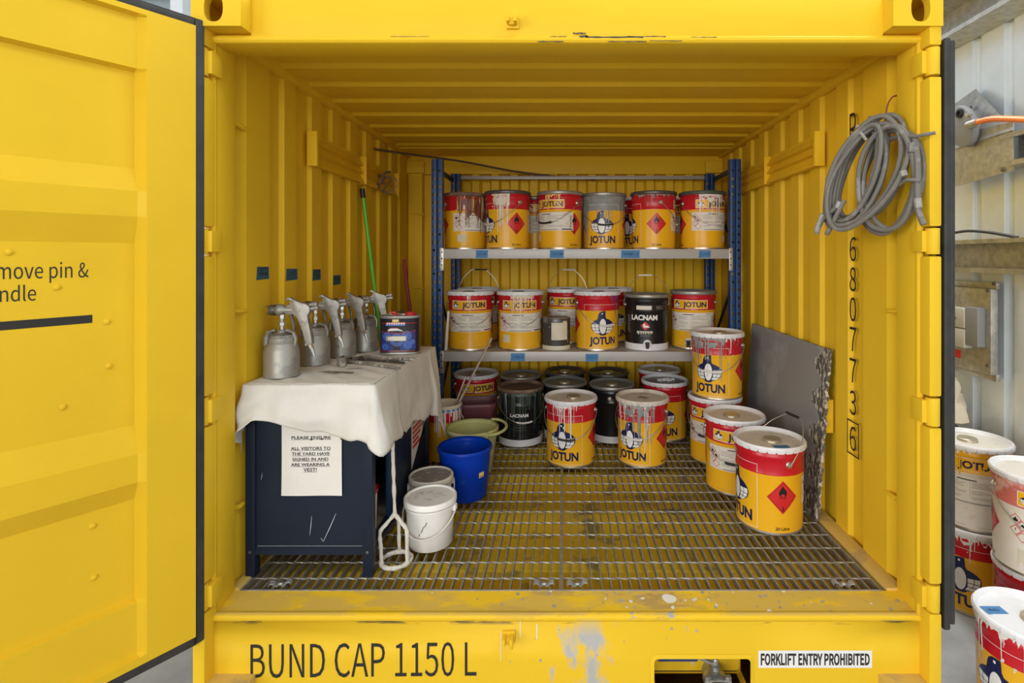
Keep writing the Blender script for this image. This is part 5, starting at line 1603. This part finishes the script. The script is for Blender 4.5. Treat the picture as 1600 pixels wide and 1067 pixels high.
st = thing('stirring_stick', 'thin grey rod standing in the paint-crusted pail beside the wooden stick', 'stick', bt2)
MB().tube([Vector((0, 0, 0)), tp-bt2], .0055, 8).build('shaft', 'wire', st)
# white lidded tubs
def white_tub(label, x, y, rz, dirty):
    t = thing('plastic_tub', label, 'tub', (x, y, FZ), rz, 'white lidded tubs')
    if dirty: t.scale = (.93, .93, 1)
    MB().lathe([(.085, 0), (.089, .003), (.0975, .150), (.0985, .158), (.105, .160), (.105, .166), (.0985, .168), (.099, .178)], 48).build('body', 'tub_dirty' if dirty else 'tub_white', t, smooth=50)
    l = MB().lathe([(.1045, .170), (.107, .172), (.107, .190), (.104, .194), (.097, .194), (.0945, .188), (0, .188)], 48, ks=[0]*5+[1], cap=False)
    l.build('lid', ['tub_dirty' if dirty else 'tub_white', 'tub_lid_dirty' if dirty else 'tub_lid'], t, smooth=40)
    for s in (-1, 1): MB().box(s*.105-.007, s*.105+.007, -.012, .012, .140, .164).build('ear', 'tub_dirty' if dirty else 'tub_white', t, bev=.003)
    pts = []
    for i in range(25):
        a = PI*i/24; d = Vector((0, -math.cos(R(28)), -math.sin(R(48))))
        pts.append(Vector((.111*math.cos(a), 0, .152)) + d*(.122*math.sin(a)))
    MB().tube(pts, .0028, 6).build('bail', 'grip_white', t)
    if not dirty:
        mb = MB(); fn = flat_fn((0, 0, .188), (1, 0, 0), (0, 1, 0)); rng = random.Random(6)
        for i in range(16):
            u, v = rng.uniform(-.06, .06), rng.uniform(-.04, .05); a = rng.uniform(-.3, 1.2); L = rng.uniform(.006, .035)
            wrap(mb, move2d(rect2d(-L/2, L/2, -.0008, .0008), u, v, a), fn, 0, .0008, 0)
        for (u, v, L) in ((.0, .085, .03), (.015, .11, .02), (-.01, .07, .012)):
            f2 = lambda uu, vv, off: Vector(((.0945+.0085*vv/.15+off)*math.sin(uu/.094), -(.0945+.0085*vv/.15+off)*math.cos(uu/.094), vv))
            wrap(mb, move2d(rect2d(-.0012, .0012, 0, L), u, v, -.4), lambda uu, vv, off: f2(uu, vv, off-.003), 0, .001, 0)
        mb.build('scuff_mark', 'tool_dark', t, smooth=0)
white_tub('clean white tub with scuffed lid, in front beside the paint mixer', -.550, 2.175, R(-8), False)
white_tub('grubby white tub with blackened lid, behind the clean white one', -.600, 2.385, R(20), True)
# tub and tin inside the cabinet
t = thing('plastic_tub', 'white tub with a dark red rim inside the open cabinet', 'tub', (-.80, 2.06, zb+.0225), 0)
MB().lathe([(.060, 0), (.062, .003), (.066, .15), (.070, .152), (.070, .166), (.064, .168), (0, .166)], 32, ks=[0, 0, 1, 1, 1, 1], cap=False).build('body', ['tub_white', 'red'], t)
t = thing('plastic_tub', 'small dark container at the back of the cabinet shelf', 'tub', (-.98, 2.15, zb+.0225), 0)
MB().lathe([(.07, 0), (.072, .003), (.074, .18), (.070, .186), (0, .186)], 24, cap=False).build('body', 'tool_dark', t)

# ------------------------------------------------------------------ paint mixer whisk leaning on the cabinet
base = Vector((-.652, 2.030, FZ))
t = thing('paint_mixer', 'long paint mixer with a cage crusted white, leaning on the cabinet', 'mixer', base)
ring = P(613, 873, 2.03) - base
tilt = Matrix.Rotation(R(0.5), 3, 'X') @ Matrix.Rotation(R(-1.6), 3, 'Y')
cage_o = Vector((0.006, 0.0, .008))
A = lambda v: cage_o + tilt @ Vector(v)
rng = random.Random(12)
rad = lambda n, r: [r*rng.uniform(.8, 1.25) for _ in range(n)]
rr_ = .056
pts = [A((rr_*math.cos(2*PI*i/28), rr_*math.sin(2*PI*i/28), .0)) for i in range(28)]
MB().tube(pts, rad(28, .0085), 8, closed=True).build('cage_ring', 'mixer_white', t)
for k, a in enumerate((215, 335, 95)):
    c, s = math.cos(R(a)), math.sin(R(a))
    p = smoothpath([A((rr_*c, rr_*s, 0)), A((rr_*1.0*c, rr_*1.0*s, .06)), A((rr_*1.02*c, rr_*1.02*s, .125)), A((rr_*.6*c, rr_*.6*s, .150)), A((0, 0, .178))], 5)
    MB().tube(p, rad(len(p), .0075), 8).build('cage_bar', 'mixer_white', t)
p = [A((0, 0, .170 + .35*i/26)) for i in range(27)]
MB().tube(p, rad(27, .0068), 10).build('shaft', 'mixer_white', t)

# ------------------------------------------------------------------ steel sheet leaning on the right wall
def make_sheet():
    y0, y1, h = 2.345, 3.30, .765
    xb, xt = 1.132, 1.190
    th = .009
    nu, nv = 60, 44
    rng = random.Random(9)
    jag = [rng.uniform(-.004, .004) for _ in range(nv*2+nu*2)]
    mb = MB()
    def pt(a, b, side):
        y = y0 + (y1-y0)*a; z = h*b - .012*(1-a)*0
        x = xb + (xt-xb)*b
        edge = max(0, 1-a*14)          # crusty near edge
        if edge > 0:
            y += jag[int(b*(nv-1))]*edge; x += (side-.5)*2*.006*edge*rng.random() + .003*math.sin(b*90)*edge
        x += .003*math.sin(a*5)*b
        return Vector((x + (th if side else 0), y, FZ + z))
    mb.grid(nu, nv, lambda a, b: pt(a, b, 0), 0, flip=False)
    mb.grid(nu, nv, lambda a, b: pt(a, b, 1), 0, flip=True)
    # rim
    N = nu*nv
    bo = [i for i in range(nu)] + [(j+1)*nu-1 for j in range(1, nv)] + [(nv-1)*nu+i for i in range(nu-2, -1, -1)] + [j*nu for j in range(nv-2, 0, -1)]
    for i, q in zip(bo, bo[1:]+bo[:1]):
        mb.f.append((i, N+i, N+q, q)); mb.m.append(1)
    # paint spatter towards the near edge
    for fi in range(2*(nu-1)*(nv-1)):
        i = fi % (nu-1)
        j = (fi // (nu-1)) % (nv-1)
        if i < 5 + 3*math.sin(j*.7) + (6 if j < 16 else 0)*math.sin(j*.4)**2: mb.m[fi] = 1
    return mb.build('steel_sheet', ['steel_sheet', 'sheet_edge'], smooth=50)
tag(make_sheet(), 'grey steel sheet with a paint-crusted edge leaning on the right wall', 'sheet')

# ------------------------------------------------------------------ coil of grey cable on a wire hook
C0 = Vector((1.092, 1.872, P(0, 272, 1.872).z))
coil = thing('cable_coil', 'coil of dusty grey cable hanging from a wire on the right post', 'cable', C0)
du = Vector((.507, -.862, 0)); dw = Vector((.862, .507, 0)); dz = Vector((0, 0, 1))
rng = random.Random(21)
def loop(cu, cz, ru, rv, rot, wob, off, n=44, r=.0088, a0=0.0, a1=2*PI, tail=None, name='cable_loop', tilt=0.0):
    pts = []
    ph = rng.uniform(0, 6)
    closed = abs(a1-a0-2*PI) < 1e-6 and tail is None
    m = n if closed else n+1
    for i in range(m):
        a = a0 + (a1-a0)*i/n
        u = ru*math.cos(a)*(1+.05*math.sin(2*a+ph)); v = rv*math.sin(a)*(1+.04*math.sin(3*a+ph))
        uu = u*math.cos(rot) - v*math.sin(rot); vv = u*math.sin(rot) + v*math.cos(rot)
        w = off + wob*math.sin(a+ph) + tilt*uu
        pts.append(du*(cu+uu) + dz*(cz+vv) + dw*w)
    if tail: pts += [pts[-1] + du*tu + dz*tz + dw*tw for tu, tz, tw in tail]
    if tail: pts = smoothpath(pts[:-len(tail)-1:2] + pts[-len(tail)-1:], 3)
    MB().tube(pts, r, 9, closed=closed).build(name, 'cable', coil)
k = 1.872/820
# slanted bundle on the left: several tall ellipses leaning right
for cu, cz, ru, rv, rot, off in ((-.055, -.005, .078, .190, -.42, .000), (-.050, -.010, .086, .180, -.40, .012), (-.045, .000, .070, .172, -.38, -.012),
                                 (-.062, -.006, .094, .196, -.44, .020), (-.035, -.015, .078, .186, -.34, -.020), (-.048, .006, .066, .160, -.40, .026), (-.058, .004, .088, .186, -.36, .034), (-.040, -.004, .074, .178, -.46, -.028), (-.052, -.012, .060, .168, -.37, .006)):
    loop(cu, cz, ru, rv, rot, .010, off)
for cu, cz, ru, rv, rot, off in ((-.010, .002, .100, .200, -.46, -.030), (.004, -.012, .110, .196, -.50, -.036), (-.020, .012, .108, .200, -.50, .030)):
    loop(cu, cz, ru, rv, rot, .014, off)
# rounder loops on the right
for cu, cz, ru, rv, rot, off in ((.065, -.032, .098, .176, -.10, -.020), (.075, -.022, .095, .170, .02, .006), (.050, -.045, .100, .168, -.22, .018)):
    loop(cu, cz, ru, rv, rot, .012, off)
def strand(pts, r=.0088, name='cable_end', mt='cable'):
    MB().tube(smoothpath([du*u + dz*v + dw*w for u, v, w in pts], 6), r, 9).build(name, mt, coil)
S = lambda px, py, w=0: ((px-1358)*k*1.16, (272-py)*k, w)
strand([S(1322, 318, -.03), S(1302, 336, -.035), S(1294, 350, -.035), S(1289, 362, -.03)])
strand([S(1330, 310, -.03), S(1322, 330, -.036), S(1313, 350, -.036), S(1304, 364, -.03)])
strand([S(1322, 345, .0), S(1306, 338, .01), S(1296, 352, .02)])
strand([S(1418, 230, -.02), S(1423, 270, -.03), S(1424, 310, -.035), S(1424, 335, -.03), S(1430, 356, -.03)], .010)
strand([S(1408, 225, -.02), S(1420, 229, -.03), S(1432, 229, -.03), S(1441, 228, -.02)], .006)
strand([S(1402, 296, -.03), S(1414, 291, -.045), S(1428, 294, -.04)], .0065)
# taped joints and white tags
for a, b, r, mt in ((S(1300, 330, -.036), S(1290, 358, -.036), .0105, 'cable_tape'), (S(1321, 322, -.034), S(1325, 312, -.032), .012, 'cable_tape'), (S(1407, 277, -.034), S(1409, 285, -.036), .012, 'cable_tape'),
                    (S(1417, 238, -.03), S(1417, 252, -.034), .0125, 'cable'), (S(1424, 318, -.036), S(1425, 332, -.034), .0115, 'cable_tape'), (S(1315, 262, -.036), S(1308, 276, -.036), .012, 'cable_tape')):
    MB().tube([du*a[0]+dz*a[1]+dw*a[2], du*b[0]+dz*b[1]+dw*b[2]], r, 8).build('taped_joint', mt, coil)
MB().tube([du*u+dz*v+dw*w for u, v, w in (S(1349, 196, -.035), S(1356, 210, -.04), S(1362, 222, -.036))], .0055, 6).build('cable_tie', 'cable_tape', coil)
MB().tube([du*u+dz*v+dw*w for u, v, w in (S(1355, 180, .02), S(1354, 196, .02))], .008, 6).build('cable_end', 'cable', coil)
# rusty wire hook from the lashing bar of the post
hk = [P(1403, 149, 1.88), P(1394, 152, 1.875), P(1387, 164, 1.872), P(1384, 180, 1.872), P(1383, 190, 1.872)]
tag(MB().tube(smoothpath(hk, 6), .0032, 6).build('wire_hook', 'copper_wire'), 'rusty wire hook holding the cable coil on the right post', 'hook')

# ------------------------------------------------------------------ ball valve in the fork pocket
c = P(1118, 1053, 1.815)
t = thing('ball_valve', 'steel ball valve with a dark blue lever in the pocket of the sill', 'valve', c)
t.scale = (1.15, .9, 1.15)
Mx = Matrix.Rotation(R(90), 4, 'X')
MB().lathe([(.030, .04), (.034, .03), (.036, .01), (.036, -.02), (.030, -.03), (.030, -.06)], 20, M=Matrix.Translation((0, 0, -.022)) @ Mx).build('body', 'valve_steel', t)
MB().box(-.040, .040, -.040, -.022, -.055, .006).build('flange', 'valve_steel', t, bev=.006)
for x in (-.03, .03): MB().lathe([(.009, 0), (.009, .012), (0, .013)], 6, c=(x, -.035, .004)).build('flange_bolt', 'valve_steel', t)
MB().lathe([(.013, .012), (.013, .026), (.009, .028), (.009, .042), (.006, .046), (0, .046)], 8).build('stem', 'valve_steel', t)
MB().tube([(0, 0, .030), (-.025, -.002, .040), (-.045, -.004, .050), (-.06, -.004, .052)], .006, 6).build('lever_neck', 'valve_steel', t)
MB().box(-.175, -.055, -.014, .006, .044, .058).build('lever_grip', 'handle_blue', t, bev=.005)

# ------------------------------------------------------------------ things on the workshop wall to the right
XW = 2.080
def PX(px, py, X):
    Y = X*820/(px-880); return P(px, py, Y)
# bent yellow-lit bracket plate with hose coupling
a, b = PX(1470, 0, 1.980).y, PX(1584, 0, 1.980).y
t = thing('hose_bracket', 'galvanised angled bracket plate holding a grey hose coupling on the wall', 'bracket', (1.980, (a+b)/2, 1.880))
o = t.location
mb = MB()
f = lambda px, py, X: PX(px, py, X) - o
v = [f(1470, 215, 1.980), f(1583, 190, 1.980), f(1583, 266, 1.980), f(1470, 298, 1.980)]
def plate(pts, th, nrm):
    n = len(pts); nrm = Vector(nrm)*th
    return pts + [p+nrm for p in pts], [tuple(range(n)), tuple(range(n, 2*n))[::-1]] + [(i, (i+1) % n, n+(i+1) % n, n+i) for i in range(n)]
mb.add(*plate(v, .004, (1, 0, 0)))
w_ = [f(1470, 178, 2.050), f(1524, 139, 2.050), f(1583, 203, 1.975), f(1470, 240, 1.975)]
mb.add(*plate(w_, .004, (1, 0, 0)))
mb.build('plate', 'galv', t, smooth=0, weld=True)
for px, py in ((1517, 168), (1567, 265)):
    MB().lathe([(.010, 0), (.009, .004), (0, .006)], 12, M=Matrix.Translation(f(px, py, 2.015 if py < 200 else 1.978)) @ Matrix.Rotation(R(-90), 4, 'Y')).build('bolt', 'gun_dark', t)
t2 = thing('hose_coupling', 'grey coupling block with an orange hose running right', 'coupling', PX(1503, 197, 1.950))
mb = MB(); mb.prism([(.10*math.cos(a)*.75, .10*math.sin(a)*1.15) for a in [2*PI*i/20 for i in range(20)]], lambda u, v, h: (h, -u + .35*v*0, v), -.014, .02)
mb.build('block', 'grey_plastic', t2, rot=(R(-28), 0, 0), bev=.005, weld=True)
MB().lathe([(.022, 0), (.022, .01), (.012, .012), (.012, .004), (0, .004)], 16, M=Matrix.Translation((-.014, -.01, .06)) @ Matrix.Rotation(R(-90), 4, 'Y'), cap=False).build('plug', 'grip_black', t2)
MB().lathe([(.010, 0), (.012, .02), (0, .022)], 8, M=Matrix.Translation((-.014, -.075, .035)) @ Matrix.Rotation(R(-90), 4, 'Y'), cap=False).build('bolt', 'gun_chrome', t2)
h0 = PX(1513, 196, 1.920); l0 = t2.location
MB().tube([h0-l0, PX(1528, 191, 1.920)-l0], .019, 12).build('ferrule', 'valve_steel', t2)
hose = [PX(1527, 191, 1.920), PX(1550, 186, 1.910), PX(1580, 186, 1.900), PX(1612, 188, 1.890), PX(1680, 196, 1.880)]
tag(MB().tube(smoothpath(hose, 8), .0135, 10).build('air_hose', 'orange_hose'), 'orange air hose leaving the coupling on the workshop wall', 'hose')
# black cable on the lower girt
cab_ = [PX(1480, 366, 1.970), PX(1510, 361, 1.960), PX(1545, 363, 1.960), PX(1590, 371, 1.970)]
tag(MB().tube(smoothpath(cab_, 8), .007, 8).build('black_cable', 'black_rubber'), 'thin black cable lying along the wall girt', 'cable')
# switch board
t = thing('switch_board', 'galvanised switch board on rails with grey switch boxes on the wall', 'switch board', PX(1520, 515, 2.000))
o = t.location
def bx(px0, px1, pya, pyb, X, th, name, mt, bev=.003):
    p0, p1 = PX(px0, 403, X), PX(px1, 403, X); ym = (p0.y+p1.y)/2
    z1 = CZ + (403-pya)*ym/820; z0 = CZ + (403-pyb)*ym/820
    return MB().box(X-o.x, X-o.x+th, p1.y-o.y, p0.y-o.y, z0-o.z, z1-o.z).build(name, mt, t, bev=bev)
bx(1470, 1557, 439, 449, 2.030, .02, 'mounting_rail', 'galv'); bx(1470, 1557, 573, 584, 2.030, .02, 'mounting_rail', 'galv')
bx(1470, 1548, 449, 575, 1.995, .035, 'back_plate', 'galv')
bx(1507, 1527, 480, 541, 1.955, .04, 'switch_box', 'grey_plastic', .006)
bx(1480, 1506, 480, 511, 1.950, .045, 'switch_box', 'switch_white', .006); bx(1480, 1506, 512, 541, 1.950, .045, 'switch_box', 'switch_white', .006)
bx(1480, 1500, 545, 557, 1.992, .003, 'warning_label', 'red_print', 0)
for px, py, X in ((1553, 443, 2.030), (1543, 454, 1.995), (1543, 571, 1.995), (1553, 579, 2.030), (1492, 496, 1.950)):
    p = PX(px, py, X) - o
    MB().lathe([(.009, 0), (.008, .004), (0, .006)], 10, M=Matrix.Translation(p) @ Matrix.Rotation(R(-90), 4, 'Y')).build('screw', 'gun_dark', t)
# pails outside, right of the container
G2 = 'white-spattered pails outside'
p1x, p1y = 1.865, 2.40
paint_pail('orange pail with dark penguin print, lower one of the outside stack', p1x, p1y, .001, 'penguin', -14, bail=None, drips=[(301, -60, 60, 22, .22, ['drip_white'], .5)], bung=False, group=G2)
paint_pail('white-coated pail with badge and hazard label, on top of the stack by the shed wall', p1x, p1y, .3752, 'label', 4, bail=None, lid=('lid_white', 'lid_cream'), lower='white_skin', upper='orange', group=G2,
           drips=[(302, 138, 258, 20, .24, ['drip_white', 'orange'], .2)])
p2x, p2y = 1.845, 2.035
paint_pail('pail under the pink-banded one, mostly hidden by the taped lid in front', p2x+.02, p2y+.01, .001, 'diamond', 20, bail=None, bung=False, group=G2)
paint_pail('white-coated pail with a pinkish band and bail, at the right edge of the photo', p2x, p2y, .3752, 'label', 30, bail=BACKB, lower='white_skin', upper='pink_skin', bung=False, grip='grip_white', group=G2, seed=1)
paint_pail('red-banded pail with blue tape on its white lid, nearest in the bottom right corner', 1.562, 1.758, .001, 'penguin', -34, bail=None, lid=('lid_white', 'lid_white'), tape='ink', group=G2,
           drips=[(304, -80, 60, 24, .20, ['drip_white'], .5)])
# crumpled cream sheet metal lump behind the outside stack
cc = PX(1497, 660, 1.98); cc = Vector((cc.x, cc.y, .3752+.376))
cc = Vector((1.90, 2.62, 0))
t = thing('paint_pail', 'battered cream paint-crusted can standing behind the outside stack', 'pail', (1.89, 2.70, .0), 0)
MB().lathe([(.11, 0), (.115, .003), (.115, .72), (0, .72)], 28, cap=False).build('body', 'tool_dirty', t)
rng = random.Random(14); mb = MB(); n = 18; vs = []
for j in range(7):
    for i in range(n):
        a = 2*PI*i/n; r = .125*rng.uniform(.86, 1.1)*(1-.05*j)
        vs.append((.04 + r*math.cos(a), r*math.sin(a), .76 + .032*j + rng.uniform(-.012, .012)))
mb.add(vs, [(j*n+i, j*n+(i+1) % n, (j+1)*n+(i+1) % n, (j+1)*n+i) for j in range(6) for i in range(n)] + [tuple(range(6*n, 7*n))])
mb.build('crumpled_skin', 'crumple', t, smooth=20)
